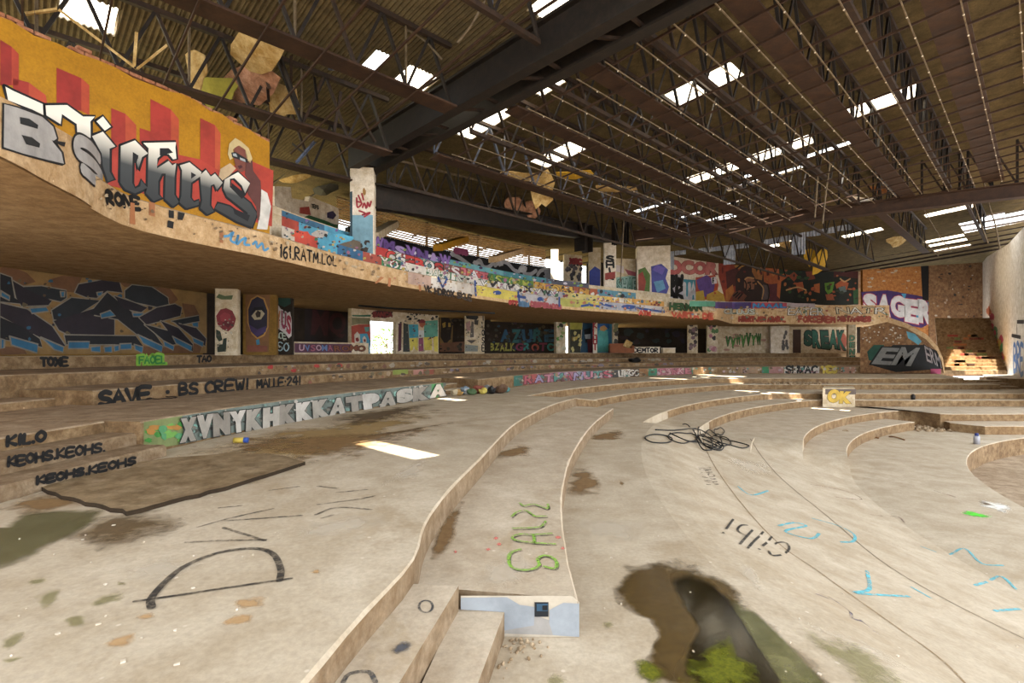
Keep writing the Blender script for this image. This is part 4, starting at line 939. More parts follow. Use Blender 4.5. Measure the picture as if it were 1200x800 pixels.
write(S_b, 'OTT', ((596, 352), (606, 353.5), (606, 357), (596, 355.5)), .12, paint('#b8312c'), slab); write(S_b, 'BERN', ((608, 353.5), (619, 355), (619, 359), (608, 357.5)), .12, paint('#5b86ad'), slab); write(S_b, 'DESPERADOS', ((622, 354), (657, 357.5), (657, 361.5), (622, 358.5)), .13, paint('#b8505a'), slab)
write(S_b, 'ATR', ((749, 363.5), (762, 364.5), (762, 369), (749, 368)), .18, paint('#d2452c'), slab)
# --- painted rows of the balcony
PAL = ['#2f8f57', '#d8322e', '#7a4aa0', '#3f9fb8', '#e0b028', '#e6e0d6', '#2a2a2e', '#c45a86', '#4a66b8', '#d97a2a', '#8fae2f']
def rp(a, b, y0, y1, n): return None
def rowx(surf, parent, xs, top, bot, cols):
    """colour blocks between photo columns; top/bot give the row's upper and lower line in the photo"""
    for a, b, c in zip(xs, xs[1:], cols): poly2(surf, [(a, top(a)), (b, top(b)), (b, bot(b)), (a, bot(a))], paint(c), parent, 'colour_block', .009)
def zline(surf, dz):
    def f(px):
        s, z = surf.hit(px, 300); z2 = surf.hit(px, 301)[1]; return 300 + (z - (SLT + dz)) / (z - z2)
    return f
r1t, r1b = zline(S_r1, .34), zline(S_r1, .0); r2t, r2b = zline(S_r2, .84), zline(S_r2, .34); r3t, r3b = zline(S_r3, 1.26), zline(S_r3, .84)
bt, bb = zline(S_b, -.03), zline(S_b, -.48)
rowx(S_r1, p1, [330, 345, 372, 395, 425, 447, 470, 500, 530, 560, 590, 620, 660, 700, 740, 778], r1t, r1b, ['#d8cbb8', '#d8452e', '#49b3d8', '#2e6f9e', '#b8503c', '#2f8f57', '#e8e0d4', '#e8d9c8', '#ddd6cc', '#d8cfc6', '#cfc8c2', '#b8b4b8', '#d8c46a', '#e2b63a', '#e0a23a'])
rowx(S_r2, p2, [330, 350, 395, 425, 440, 455, 470, 490, 520, 545, 572, 600, 625, 660, 700, 745], r2t, r2b, ['#c94a33', '#55b8dc', '#7a6a58', '#2f8f57', '#c8302c', '#e0dcd6', '#a34b50', '#5f8a8c', '#8c4a44', '#d85a5a', '#3e8f58', '#6b8f2c', '#d0a02a', '#b85a2a', '#5a9ab0'])
rowx(S_r3, p3, [330, 380, 425, 470, 525, 550, 590, 640, 690], r3t, r3b, ['#3a78a0', '#4fb0d8', '#59357c', '#6f479a', '#5fa8b0', '#66aab4', '#3f8f9a', '#5a5a6a'])
def on_row(surf, parent, text, x0, x1, t_, b_, fills, line, **kw): piece(surf, text, ((x0, t_(x0)), (x1, t_(x1)), (x1, b_(x1)), (x0, b_(x0))), fills, line, parent, **kw)
on_row(S_r1, p1, 'YOA', 445, 478, r1t, r1b, ['#efe9e2'], '#2a4a3a', bold=.03, seed=3); on_row(S_r1, p1, 'BARKING', 500, 548, r1t, r1b, ['#e9e6e0'], '#1f7a52', bold=.02, seed=4)
on_row(S_r2, p2, 'CGEBOS', 452, 520, r2t, r2b, ['#d8322e', '#e8e4de', '#c8302c'], '#1d1d20', bold=.05, seed=5); on_row(S_r2, p2, 'STAT', 528, 572, r2t, r2b, ['#e6dfe0', '#d86a78'], '#8f3038', bold=.03, seed=6)
on_row(S_r2, p2, 'ASTORM', 572, 620, r2t, r2b, ['#7d9a22', '#a8b830'], '#2b4a20', bold=.03, seed=7); on_row(S_r2, p2, 'TOALM', 632, 690, r2t, r2b, ['#e3a21e', '#e8b62a'], '#5d2a1a', bold=.03, seed=8)
on_row(S_r3, p3, 'WMSVNAW', 436, 528, zline(S_r3, 1.4), zline(S_r3, .85), ['#8b62b4', '#6b4596', '#a98bc8'], '#3b2454', bold=.06, seed=9, jit=.2)
on_row(S_r1, p1, 'VVMVMXVWV', 562, 655, r1t, r1b, ['#e8e6e2', '#2b2b2e'], '#3a3a3e', bold=.02, seed=10)
on_row(S_r1, p1, 'ALTIN', 700, 740, r1t, r1b, ['#e9d9a0', '#f0e6d0'], '#d88a20', bold=.02, seed=12)
blob(S_r1, 353, r1t(353) + 3, 12, 5, paint('#e2482c'), p1); blob(S_r2, 400, r2t(400) + 3, 14, 6, paint('#4fc0ea'), p2); blob(S_r2, 375, r2t(375) + 5, 10, 4, paint('#d8d0c8'), p2)
# slab edge colour bands with the blue and yellow blocks
rowx(S_b, slab, [478, 505, 535, 556, 606, 655, 680, 702, 745, 778], bt, bb, ['#d8b3a0', '#ece4da', '#d9cdc0', '#e4cf3f', '#bdb9bd', '#b9b64a', '#d4c840', '#b4b6c4', '#cfc8c8'])
for x0, x1 in ((577, 587), (629, 637), (728, 745)): blob(S_b, (x0 + x1) / 2, (bt(x0) + bb(x0)) / 2, (x1 - x0) / 2, 2.6, paint('#2a4f9a'), slab, rough=.08)
strokes(S_b, [[(513, bt(513)), (518, bb(518) - 3), (523, bt(523))], [(556, bt(556) - 4), (557, bb(557))], [(607, bt(607)), (608, bb(608))], [(606, bt(606) + 5), (615, bt(615) + 5)], [(655, bt(655)), (655, bb(655))], [(681, bb(681) - 2), (690, bb(690) - 4), (702, bb(702) - 3), (702, bt(702) + 2), (720, bt(720) + 5)], [(744, bt(744) + 4), (778, bt(778) + 6)]], .14, paint('#2a4f9a'), slab, smooth=False)
# --- far parapet
FP = lambda a, b, y0, y1, y2, y3: ((a, y0), (b, y1), (b, y2), (a, y3))
rowx(S_balf, pf, [842, 858, 880], lambda x: 354, lambda x: 361, ['#7a4f9a', '#6a5aa8'])
for a, b, c, y0, y1 in ((808, 838, '#4f9f80', 352.5, 359), (838, 880, '#6b4d9a', 353.5, 361), (880, 922, '#c23a4e', 354, 361.5), (922, 955, '#b9a6a8', 355, 360)): poly2(S_balf, [(a, y0), (b, y0 + .6), (b, y1), (a, y1)], paint(c), pf, 'colour_block', .009)
piece(S_b, 'HERMAN', ((784, 354), (822, 355), (822, 365), (784, 364)), ['#3c6a3a'], '#23301f', slab, bold=.02, seed=1)
piece(S_balf, 'NAAAL', ((882, 355), (921, 355), (921, 361), (882, 361)), ['#2f8fc8'], '#1d4f8a', pf, bold=.05); piece(S_balf, 'CLUUS', ((848, 361), (885, 361.5), (885, 369), (848, 368.5)), ['#cfd6cc'], '#59705e', pf, bold=.02); piece(S_balf, 'EATER', ((923, 360), (966, 360), (966, 370), (923, 370)), ['#ece6d8'], '#2d2a26', pf, bold=-.01, edge=.04)
piece(S_balf, 'NATR', ((980, 359), (1040, 359.5), (1040, 368), (980, 368)), ['#d9c7a0', '#ece6d8'], '#33302a', pf, bold=-.01, edge=.04)
write(S_balf, 'MBERT JOM ARADAL', ((866, 371), (920, 371.5), (920, 376.5), (866, 376)), .2, paint('#b8432c'), pf); write(S_balf, 'PORSEREM', ((936, 371), (978, 371), (978, 377), (936, 377)), .2, paint('#b84a30'), pf); write(S_balf, 'MSTANRES', ((982, 371), (1020, 371), (1020, 376), (982, 376)), .2, paint('#a8412f'), pf); write(S_b, 'VARTA DE', ((787, 366), (835, 368), (835, 373), (787, 371)), .2, paint('#d0522e'), slab)
# --- dark wildstyle on the ochre gallery wall
def gw(P): return cv(P, 0, 280, 4.79)
T = wA
poly2(S_43, gw([(0, 75), (180, 95), (600, 155), (780, 185), (1160, 250), (1160, 640), (0, 650)]), paint('#9a7434'), T, 'painted_ground', .006)
for P in ([(0, 40), (60, 50), (90, 75), (0, 75)], [(180, 90), (260, 75), (320, 95), (360, 80), (405, 100), (410, 122)], [(600, 155), (640, 140), (700, 125), (750, 150), (778, 182)]): poly2(S_43, gw(P), paint('#6a1a20'), T)
for P in ([(0, 160), (60, 150), (150, 190), (200, 240), (100, 270), (0, 230)], [(270, 230), (350, 205), (460, 215), (420, 300), (300, 290)], [(640, 215), (720, 215), (760, 260), (700, 270)], [(860, 270), (940, 260), (1000, 340), (960, 370)], [(1020, 360), (1090, 370), (1120, 430), (1040, 440)], [(0, 600), (130, 610), (150, 645), (0, 650)], [(800, 600), (900, 610), (1140, 580), (1120, 640), (800, 645)]): poly2(S_43, gw(P), paint('#7a4f28'), T, 'paint_cloud', .008)
DK = [[(0, 195), (60, 215), (80, 330), (140, 365), (0, 350)], [(70, 235), (130, 270), (290, 345), (270, 370), (120, 375), (90, 330)], [(125, 270), (230, 265), (370, 290), (370, 330), (340, 350), (250, 330)], [(0, 360), (150, 395), (290, 490), (365, 600), (340, 605), (200, 540), (0, 430)], [(0, 440), (120, 490), (220, 560), (235, 605), (100, 575), (0, 560)],
      [(420, 300), (440, 255), (600, 225), (670, 245), (685, 300), (600, 290), (540, 330), (480, 325)], [(290, 400), (400, 330), (560, 345), (440, 420), (380, 470), (300, 450)], [(300, 460), (430, 420), (560, 380), (640, 430), (640, 540), (400, 545), (330, 510)], [(500, 420), (600, 300), (700, 380), (830, 480), (915, 600), (800, 560), (660, 450)], [(640, 320), (760, 360), (825, 385), (790, 410), (690, 390)], [(700, 290), (740, 258), (850, 270), (940, 330), (945, 365), (880, 380), (760, 355), (700, 330)],
      [(780, 440), (880, 385), (980, 365), (1018, 385), (1010, 430), (900, 460), (820, 480)], [(810, 480), (960, 520), (985, 590), (950, 595), (860, 520)], [(900, 460), (1000, 500), (1080, 590), (1080, 630), (960, 540)], [(960, 460), (1115, 430), (1118, 460), (1010, 480)], [(980, 470), (1100, 500), (1155, 560), (1150, 600), (1070, 540)], [(360, 540), (760, 545), (800, 600), (640, 590), (370, 590)]]
for i, P in enumerate(DK):
    strokes(S_43, [gw(P)], .075, paint('#8f8778'), T, 'letter_outline', .010 + .0007 * i, smooth=False, closed=True)
    poly2(S_43, gw(P), paint(['#1b1a20', '#241b26', '#20242a', '#2a1f2a'][i % 4]), T, 'wildstyle_stroke', .011 + .0007 * i)
for P in ([(160, 388), (255, 380), (270, 405), (175, 418)], [(50, 545), (210, 590), (205, 640), (60, 595)], [(225, 550), (355, 605), (350, 635), (300, 620)], [(380, 575), (500, 575), (495, 615), (380, 615)], [(505, 605), (560, 600), (560, 635), (510, 630)], [(580, 605), (625, 600), (625, 635), (585, 635)], [(635, 600), (665, 595), (665, 625), (640, 630)], [(670, 588), (735, 585), (735, 618), (672, 620)], [(750, 590), (800, 605), (795, 640), (755, 620)], [(770, 535), (910, 600), (905, 635), (800, 585)], [(915, 570), (975, 600), (970, 625), (920, 600)], [(965, 545), (1075, 600), (1070, 630), (985, 585)], [(1075, 550), (1140, 578), (1135, 605), (1085, 580)], [(560, 420), (615, 400), (645, 430), (565, 445)], [(740, 415), (805, 415), (780, 435), (745, 435)], [(0, 290), (50, 320), (50, 345), (0, 320)], [(335, 295), (360, 295), (358, 325), (340, 325)], [(0, 560), (22, 565), (20, 610), (0, 615)], [(1075, 470), (1110, 465), (1110, 495), (1080, 490)], [(540, 300), (575, 295), (565, 318), (545, 320)]):
    poly2(S_43, gw(P), paint('#1f6f96'), T, 'blue_block', .027); strokes(S_43, [gw(P)], .045, paint('#8f8778'), T, 'letter_outline', .028, smooth=False, closed=True)
# --- step writing
S6, S5, S4 = Poly([p for p in L6e if p[1] > 3]), Poly(L5e), Poly(L4e)
write(S6, 'TOXE', ((48, 419), (79, 419), (79, 428), (48, 428)), .08, paint('#221d1a'), t6); write(S6, 'FAOEL', ((162, 417), (194, 416), (194, 426), (162, 427)), .17, paint('#8fd020'), t6, seed=3); write(S6, 'FAOEL', ((163, 418), (193, 417), (193, 425), (163, 426)), .06, paint('#2e9a3a'), t6, seed=3); write(S6, 'TAO', ((231, 417), (247, 416.5), (247, 423), (231, 424)), .08, paint('#221d1a'), t6)
write(S4, 'SAVE', ((117, 459), (176, 453), (176, 468), (117, 475)), .11, BLK, t4, gap=.2); write(S4, 'BS CREW!', ((210, 450.5), (291, 443.5), (291, 456), (210, 463)), .085, BLK, t4, gap=.25); write(S4, 'MALLE*24!', ((301, 445), (352, 440.5), (352, 450.5), (301, 454.5)), .075, BLK, t4); write(S4, '*', ((194, 456), (199, 456), (199, 462), (194, 462)), .1, BLK, t4)
for x, y in ((317, 430), (344, 434), (371, 428.5), (398, 428)): blob(S5, x, y, 3.4, 2.2, paint('#c23026'), t5)
for x0, x1, c in ((460, 478, '#9aa83a'), (484, 496, '#c98878'), (497, 508, '#a8543c')): poly2(S4, [(x0, S4.hit(x0, 0) and 433.5), (x1, 432.5), (x1, 438), (x0, 439)], paint(c), t4, 'colour_block')
Ss1, Ss2, Ss0 = Poly(arc(33.55, -6, 5, 16)), Poly(arc(34.05, -6, 5, 16)), Poly(arc(34.6, -8, 5, 16))
write(Ss0, 'KIL.O', ((8, 512), (52, 505), (52, 516), (8, 522)), .055, BLK, t3l); write(Ss2, 'KEOHS.KEOHS.', ((9, 536), (122, 518), (122, 528), (9, 546)), .042, BLK, step_hi); write(Ss1, 'KEOHS.KEOHS', ((43, 559), (158, 535), (158, 543), (43, 567)), .042, BLK, step_lo)
# --- silver letters along the low wall
S3 = Poly(L3a); S3b = Poly(L3b)
def z3(surf, f_): 
    def g(px): s, z = surf.hit(px, 450); z2 = surf.hit(px, 451)[1]; return 450 + (z - (ZL2 + (ZL3 - ZL2) * f_)) / (z - z2)
    return g
a3, b3 = z3(S3, .97), z3(S3, .06)
poly2(S3, [(168, a3(168)), (222, a3(222)), (215, b3(215)), (168, b3(168) - 3)], paint('#8c9a58'), t3, 'paint_cloud', .007)
for k in range(16): blob(S3, random.uniform(172, 212), random.uniform(a3(190) + 2, b3(190) - 5), random.uniform(3, 8), random.uniform(2, 5), paint(random.choice(['#4fae3a', '#3f9a34', '#7cc04a', '#c98a2a', '#57a86a'])), t3, k)
poly2(S3, [(212, a3(212)), (520, a3(520)), (520, b3(520)), (216, b3(216))], paint('#7d8a80'), t3, 'paint_cloud', .008)
for k in range(12): x = 225 + k * 24; blob(S3, x, (a3(x) + b3(x)) / 2 - 2, 5, 3, paint(['#7fc0ae', '#9ad0bc', '#5a6058'][k % 3]), t3, k)
piece(S3, 'XVNYKHKKKATPASKA', ((208, a3(208) + 1), (522, a3(522)), (522, b3(522)), (208, b3(208) - 1)), ['#b3aa9c', '#c2b9ab', '#a59b8d', '#d2cabe'], '#3a3c38', t3, bold=.12, edge=.035, over=.12, seed=11, jit=.06)
m3 = z3(S3, .42)
for k in range(15):
    x0 = 222 + k * 20; x1 = x0 + 9 + 5 * (k % 3)
    polys(S3, [[(x0, m3(x0)), (x1, m3(x1) - 1.5), (x1 + 1, m3(x1) + 1.2), (x0 + 4, m3(x0) + 2.5)]], paint('#57544c'), t3, 'letter_shading', .03)
a4, b4 = z3(S3b, .97), z3(S3b, .08)
CB = ['#3a7a6c', '#a8473c', '#c05a58', '#8c5a4c', '#bf7d94', '#a58ab0', '#b4788c', '#8f98a8', '#5a7f84', '#b8888c', '#6f9488', '#4a4a48', '#d8d0c0', '#3c2a24', '#9a6a3a', '#3e8a6c', '#c27886', '#cf8f98', '#b87a84', '#3c7a64']
xs = [602 + (812 - 602) * k / 20 for k in range(21)]
rowx(S3b, t3b, xs, a4, b4, CB)
piece(S3b, 'RATMANUTS', ((614, a4(614)), (718, a4(718)), (718, b4(718)), (614, b4(614))), ['#c45a6a', '#b0a0c8', '#d88aa0', '#5a9a90'], '#54323a', t3b, bold=.03, seed=2); piece(S3b, 'LOGO', ((724, a4(724)), (749, a4(749)), (749, b4(749)), (724, b4(724))), ['#e6ded0'], '#4a4038', t3b, bold=.02); piece(S3b, 'PANKE', ((772, a4(772)), (810, a4(810)), (810, b4(810)), (772, b4(772))), ['#d07888', '#d8a0a8'], '#8a3a48', t3b, bold=.03)
poly2(S3b, [(919, a4(919)), (960, a4(960)), (960, b4(960)), (919, b4(919))], paint('#d9cfc2'), t3b, 'colour_block'); write(S3b, 'SHWAC', ((921, 429), (957, 429), (957, 436.5), (921, 436.5)), .16, BLK, t3b); write(S3b, 'YES', ((963, 429.5), (980, 429.5), (980, 436), (963, 436)), .18, paint('#d8bc22'), t3b)
for x0, x1, c in ((868, 888, '#b08a68'), (900, 918, '#b88078'), (985, 1002, '#c08a70'), (893, 901, '#2f8f5a')): poly2(S3b, [(x0, a4(x0)), (x1, a4(x1)), (x1, b4(x1)), (x0, b4(x0))], paint(c), t3b, 'colour_block')
rowx(S3a := S3, t3, [505, 513, 519], a3, b3, ['#4f9a5a', '#4f8f5a'])
# yellow block
S_bk2 = Plane(at(964, 26.45), at(1002, 26.45))
poly2(S_bk2, [(967, 455.5), (1003, 455.5), (1003, 462), (967, 462)], paint('#6b5a50'), blk, 'paint_patch'); piece(S_bk2, 'OK', ((970, 456), (998, 457), (998, 473), (970, 473)), ['#e3b80e'], '#5a4a18', blk, bold=.08, edge=.02)
# --- rose, eye, pink letters
o, s = cRose; R_ = lambda P: cv(P, 240, 320, 6)
for P, c in ((([(80, 300), (110, 255), (150, 245), (195, 265), (220, 320), (205, 375), (165, 410), (125, 395), (90, 360)]), '#8f2028'), ([(105, 300), (140, 275), (180, 290), (185, 330), (150, 345), (115, 335)], '#a83038'), ([(120, 350), (150, 330), (190, 355), (165, 385)], '#6d1820'), ([(80, 170), (100, 145), (140, 160), (200, 155), (190, 185), (120, 185)], '#5f7040'), ([(80, 395), (110, 410), (125, 470), (100, 480), (80, 450)], '#2c3a24'), ([(130, 460), (155, 455), (150, 550), (90, 555), (85, 500), (125, 500)], '#27331f')): poly2(s, R_(P), paint(c), o, 'painted_rose')
o, s = cEye
for P, c in (([(285, 95), (460, 95), (450, 555), (290, 555)], '#8a5a22'), ([(370, 155), (420, 175), (450, 260), (448, 380), (420, 440), (370, 465), (330, 430), (300, 350), (298, 250), (325, 180)], '#c08a30'), ([(370, 165), (412, 185), (440, 265), (438, 380), (412, 430), (370, 452), (335, 420), (308, 350), (306, 255), (330, 190)], '#2a2238'), ([(310, 360), (370, 395), (435, 370), (430, 410), (370, 448), (325, 410)], '#4a3468'), ([(328, 300), (360, 262), (400, 260), (422, 285), (395, 325), (350, 328)], '#cbb890'), ([(355, 285), (372, 262), (395, 275), (390, 308), (365, 312)], '#3a2a1c'), ([(320, 290), (350, 240), (410, 235), (428, 275), (390, 255), (350, 265)], '#15121c'), ([(360, 470), (383, 462), (388, 500), (365, 505)], '#2f86a8'), ([(418, 105), (440, 105), (440, 150), (420, 150)], '#d8d4cc'), ([(300, 505), (440, 510), (440, 550), (300, 550)], '#8f4a30')): poly2(s, R_(P), paint(c), o, 'painted_eye')
o, s = cPink
poly2(s, R_([(470, 100), (612, 115), (610, 135), (470, 122)]), paint('#9ab030'), o); poly2(s, R_([(475, 125), (600, 135), (605, 215), (560, 240), (480, 200)]), paint('#1f4a3a'), o)
poly2(s, R_([(460, 230), (485, 200), (520, 230), (560, 290), (600, 270), (612, 330), (610, 440), (590, 458), (560, 420), (500, 380), (465, 350)]), paint('#e8dcd8'), o, 'letter_outline'); piece(s, 'SYUS', (cv([(465, 215)], 240, 320, 6)[0], cv([(610, 290)], 240, 320, 6)[0], cv([(608, 445)], 240, 320, 6)[0], cv([(468, 360)], 240, 320, 6)[0]), ['#b8304a', '#d88a50', '#a83a58'], '#e8dcd8', o, bold=.05)
write(s, 'NACE', tuple(cv([(470, 400), (570, 425), (570, 460), (470, 450)], 240, 320, 6)), .05, paint('#cfe0c8'), o); write(s, 'GSO', tuple(cv([(470, 480), (590, 490), (590, 545), (470, 545)], 240, 320, 6)), .05, paint('#a9c4cc'), o)
poly2(S_low, [(345, 402), (412, 403), (412, 413), (345, 413)], paint('#6a3a52'), lowW); piece(S_low, 'UVSOMA', ((350, 403), (390, 403.5), (390, 412), (350, 412)), ['#d8a8b8', '#6a8ac0', '#b05a70'], '#4a2a4a', lowW, bold=.03); piece(S_low, 'ROMO', ((391, 404), (428, 404), (428, 412), (391, 412)), ['#8a4a28'], '#33201a', lowW, bold=.03)
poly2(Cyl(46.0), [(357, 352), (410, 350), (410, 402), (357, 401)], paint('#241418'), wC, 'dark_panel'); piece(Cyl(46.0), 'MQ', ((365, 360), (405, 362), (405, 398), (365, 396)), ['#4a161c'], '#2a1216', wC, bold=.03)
# --- monster, doorway wall, figures
D_ = lambda P: cv(P, 400, 340, 10)
for P, c in (([(115, 420), (200, 400), (340, 400), (345, 640), (320, 740), (200, 740), (120, 600)], '#b8452c'), ([(215, 510), (300, 505), (335, 590), (335, 740), (200, 740), (160, 690)], '#3a9fc0'), ([(150, 520), (185, 485), (215, 520), (222, 600), (185, 650), (155, 610)], '#ddd0bc'), ([(245, 560), (268, 535), (292, 565), (295, 610), (268, 635), (248, 605)], '#ddd0bc'), ([(165, 560), (195, 550), (208, 590), (185, 605), (168, 590)], '#8a1c1c'), ([(258, 575), (280, 572), (285, 600), (265, 608)], '#8a1c1c'), ([(180, 700), (220, 680), (260, 700), (265, 725), (190, 730)], '#8a2020'), ([(265, 430), (330, 430), (320, 480), (280, 490)], '#5a9a90'), ([(120, 290), (230, 290), (345, 285), (340, 310), (230, 310), (130, 305)], '#2c7a58'), ([(160, 150), (240, 125), (330, 200), (300, 215), (250, 165), (180, 170)], '#2c7a58'), ([(120, 320), (335, 325), (335, 400), (200, 395), (120, 410)], '#8a8258')): poly2(S_43, D_(P), paint(c), wD, 'painted_monster')
blob(S_43, 448.5, 367.5, 12, 5.5, paint('#3a1818'), wD2, rough=.15); write(S_43, 'SANCA', ((437, 366), (459, 366), (459, 371), (437, 371)), .12, paint('#8a2a24'), wD2); poly2(S_43, [(444, 355), (449, 354), (449, 364), (446, 364)], paint('#2a1a18'), wD2)
for P, c in (([(785, 400), (900, 400), (905, 555), (795, 560)], '#2fa4b8'), ([(970, 360), (1130, 350), (1130, 550), (965, 555)], '#5aa890'), ([(800, 560), (895, 560), (895, 710), (860, 690), (848, 640), (835, 700), (805, 710)], '#e0cc30'), ([(965, 550), (1060, 548), (1060, 700), (970, 705)], '#e0cc30'), ([(1075, 545), (1130, 540), (1130, 720), (1090, 715)], '#e0cc30'), ([(905, 350), (970, 340), (985, 400), (950, 440), (915, 420)], '#c0663a'), ([(900, 370), (940, 335), (985, 360), (980, 380), (905, 385)], '#8f2a30'), ([(905, 470), (965, 470), (970, 550), (900, 555)], '#e4e8e6'), ([(905, 560), (955, 555), (965, 715), (905, 715)], '#9a4a6a'), ([(670, 390), (705, 385), (700, 700), (660, 720)], '#5a2238'), ([(725, 380), (780, 400), (800, 720), (720, 720)], '#3a4038')): poly2(S_43, D_(P), paint(c), wE, 'painted_figure')
for k in range(34): blob(S_43, random.uniform(474, 512), random.uniform(360, 377), random.uniform(.8, 2.2), random.uniform(.6, 1.3), BLK, wE, k)
o, s = cFace; N_ = lambda P: cv(P, 430, 320, 6)
for P, c in (([(690, 275), (760, 270), (785, 310), (770, 330), (700, 320)], '#2a2826'), ([(695, 345), (725, 335), (735, 400), (700, 410)], '#c08f88'), ([(735, 340), (750, 340), (752, 450), (725, 452)], '#6a625a'), ([(755, 330), (785, 330), (780, 365), (755, 360)], '#4a4540'), ([(700, 470), (770, 470), (735, 495)], '#5a5048'), ([(690, 500), (780, 510), (780, 550), (690, 550)], '#8a9088')): poly2(s, N_(P), paint(c), o, 'painted_face')
for k, c in enumerate('TLOSE'): write(s, c, ((565.0, 368 + k * 9), (567.4, 368 + k * 9), (567.4, 375 + k * 9), (565.0, 375 + k * 9)), .07, BLK, o)
S452, S462, S49 = Cyl(45.2), Cyl(46.2), Cyl(49.0)
for P, c in (([(515, 366), (531, 370), (530, 410), (515, 410)], '#8a6a2c'), ([(517, 372), (525, 370), (530, 380), (528, 396), (522, 404), (516, 395)], '#2a2018'), ([(518, 379), (522, 377), (522, 383), (519, 384)], '#c09a2c'), ([(525, 378), (528, 378), (528, 383), (525, 383)], '#c09a2c'), ([(515, 402), (545, 400), (545, 412), (515, 412)], '#8a5a38')): poly2(S452, P, paint(c), wF, 'painted_skull')
piece(S462, 'AZURE', ((586, 384), (650, 384), (650, 402), (586, 402)), ['#1f5a78', '#236a6a'], '#15181c', wG, bold=.05, seed=3); piece(S462, 'BZALK', ((573, 401), (604, 401), (604, 412), (573, 412)), ['#a8a028'], '#2a2a18', wG, bold=.04); piece(S462, 'GROTO', ((604, 401), (650, 401), (650, 412), (604, 412)), ['#8a2a4a', '#1f8a80', '#b84a2a'], '#1c1818', wG, bold=.04)
for k in range(14): blob(S_43, random.uniform(653, 662), random.uniform(372, 412), 2.4, 2.2, paint(random.choice(['#5aa03a', '#cfc8a8', '#3a3a34', '#9ab060'])), wH, k)
for P, c in (([(668, 373), (682, 372), (682, 384), (668, 384)], '#2f9a3a'), ([(668, 378), (682, 378), (682, 386), (668, 386)], '#b8b02c'), ([(668, 386), (681, 386), (680, 413), (668, 413)], '#3a3a28'), ([(683, 374), (695, 374), (695, 413), (680, 413)], '#154a68'), ([(684, 386), (692, 384), (693, 398), (686, 402)], '#1a1a20'), ([(685, 392), (692, 391), (692, 397), (686, 397)], '#b8c0c8'), ([(688, 398), (694, 396), (694, 413), (689, 413)], '#6a1a28')): poly2(S_43, P, paint(c), wI, 'painted_figure')
for k in range(10): blob(S_43, random.uniform(669, 680), random.uniform(390, 411), 1.8, 2.4, paint(random.choice(['#c8a838', '#d8c878', '#8a6a28'])), wI, k)
for P, c in (([(700, 374), (717, 374), (717, 413), (700, 413)], '#2f9ac8'), ([(700, 375), (714, 374), (714, 385), (700, 384)], '#1f6fc0'), ([(701, 388), (705, 384), (712, 388), (714, 412), (700, 412)], '#5ac8c0'), ([(703, 383), (708, 381), (712, 385), (708, 388), (703, 387)], '#d8a860')): poly2(S_43, P, paint(c), wJ, 'painted_figure')
o, s = cRed
for k, c in enumerate('KLHT'): write(s, c, ((695.6, 377 + k * 8.5), (699.2, 377 + k * 8.5), (699.2, 384 + k * 8.5), (695.6, 384 + k * 8.5)), .12, paint('#b8202c'), o)
for (o, s), cs, x0, x1 in ((cP1, ['#6a5a4c', '#8a6a70', '#4a3a34'], 807, 817), (cP2, ['#c8788a', '#5a8a4a', '#d8a8a8', '#3a3430'], 830, 841), (cPost, ['#7a7a4a', '#4a4438'], 719, 724)):
    for k in range(14): blob(s, random.uniform(x0 + 1, x1 - 1), random.uniform(380, 410), 2.2, 2.6, paint(cs[k % len(cs)]), o, k)
o, s = cEnd
for k, c in enumerate('DEN1'): piece(s, c, ((995.5, 392 + k * 8), (1001.5, 392 + k * 8), (1001.5, 399.5 + k * 8), (995.5, 399.5 + k * 8)), ['#6ab08a'], '#1f4a38', o, bold=.02)
piece(S_far, 'VVWVVYW', ((850, 389), (892, 391), (892, 409), (850, 407)), ['#3f7a2c', '#559a34'], '#233a1c', wL, bold=.05, seed=4, jit=.35); piece(S_N, 'SREAK', ((942, 385), (990, 385), (992, 412), (942, 406)), ['#1c5a48', '#22705a'], '#14241f', wN, bold=.06, seed=3); blob(S_N, 986, 400, 6, 9, paint('#b8583a'), wN)
poly2(S_N, [(929, 386), (938.5, 386), (938.5, 415), (929, 415)], paint('#4a2c1c'), wN, 'door_leaf')
for k in range(8): blob(S_far, random.uniform(850, 895), random.uniform(392, 412), 4, 1.2, paint('#c08a78'), wL, k)
o, s = cWh
for k in range(9): blob(s, random.uniform(917, 923), random.uniform(388, 410), 1.6, 3.2, paint('#6a6460'), o, k)
for k in range(24): blob(S49, random.uniform(730, 805), random.uniform(376, 402), random.uniform(2, 6), random.uniform(2, 4), paint(random.choice(['#3a2420', '#2a3a34', '#33283a'])), wK, k)
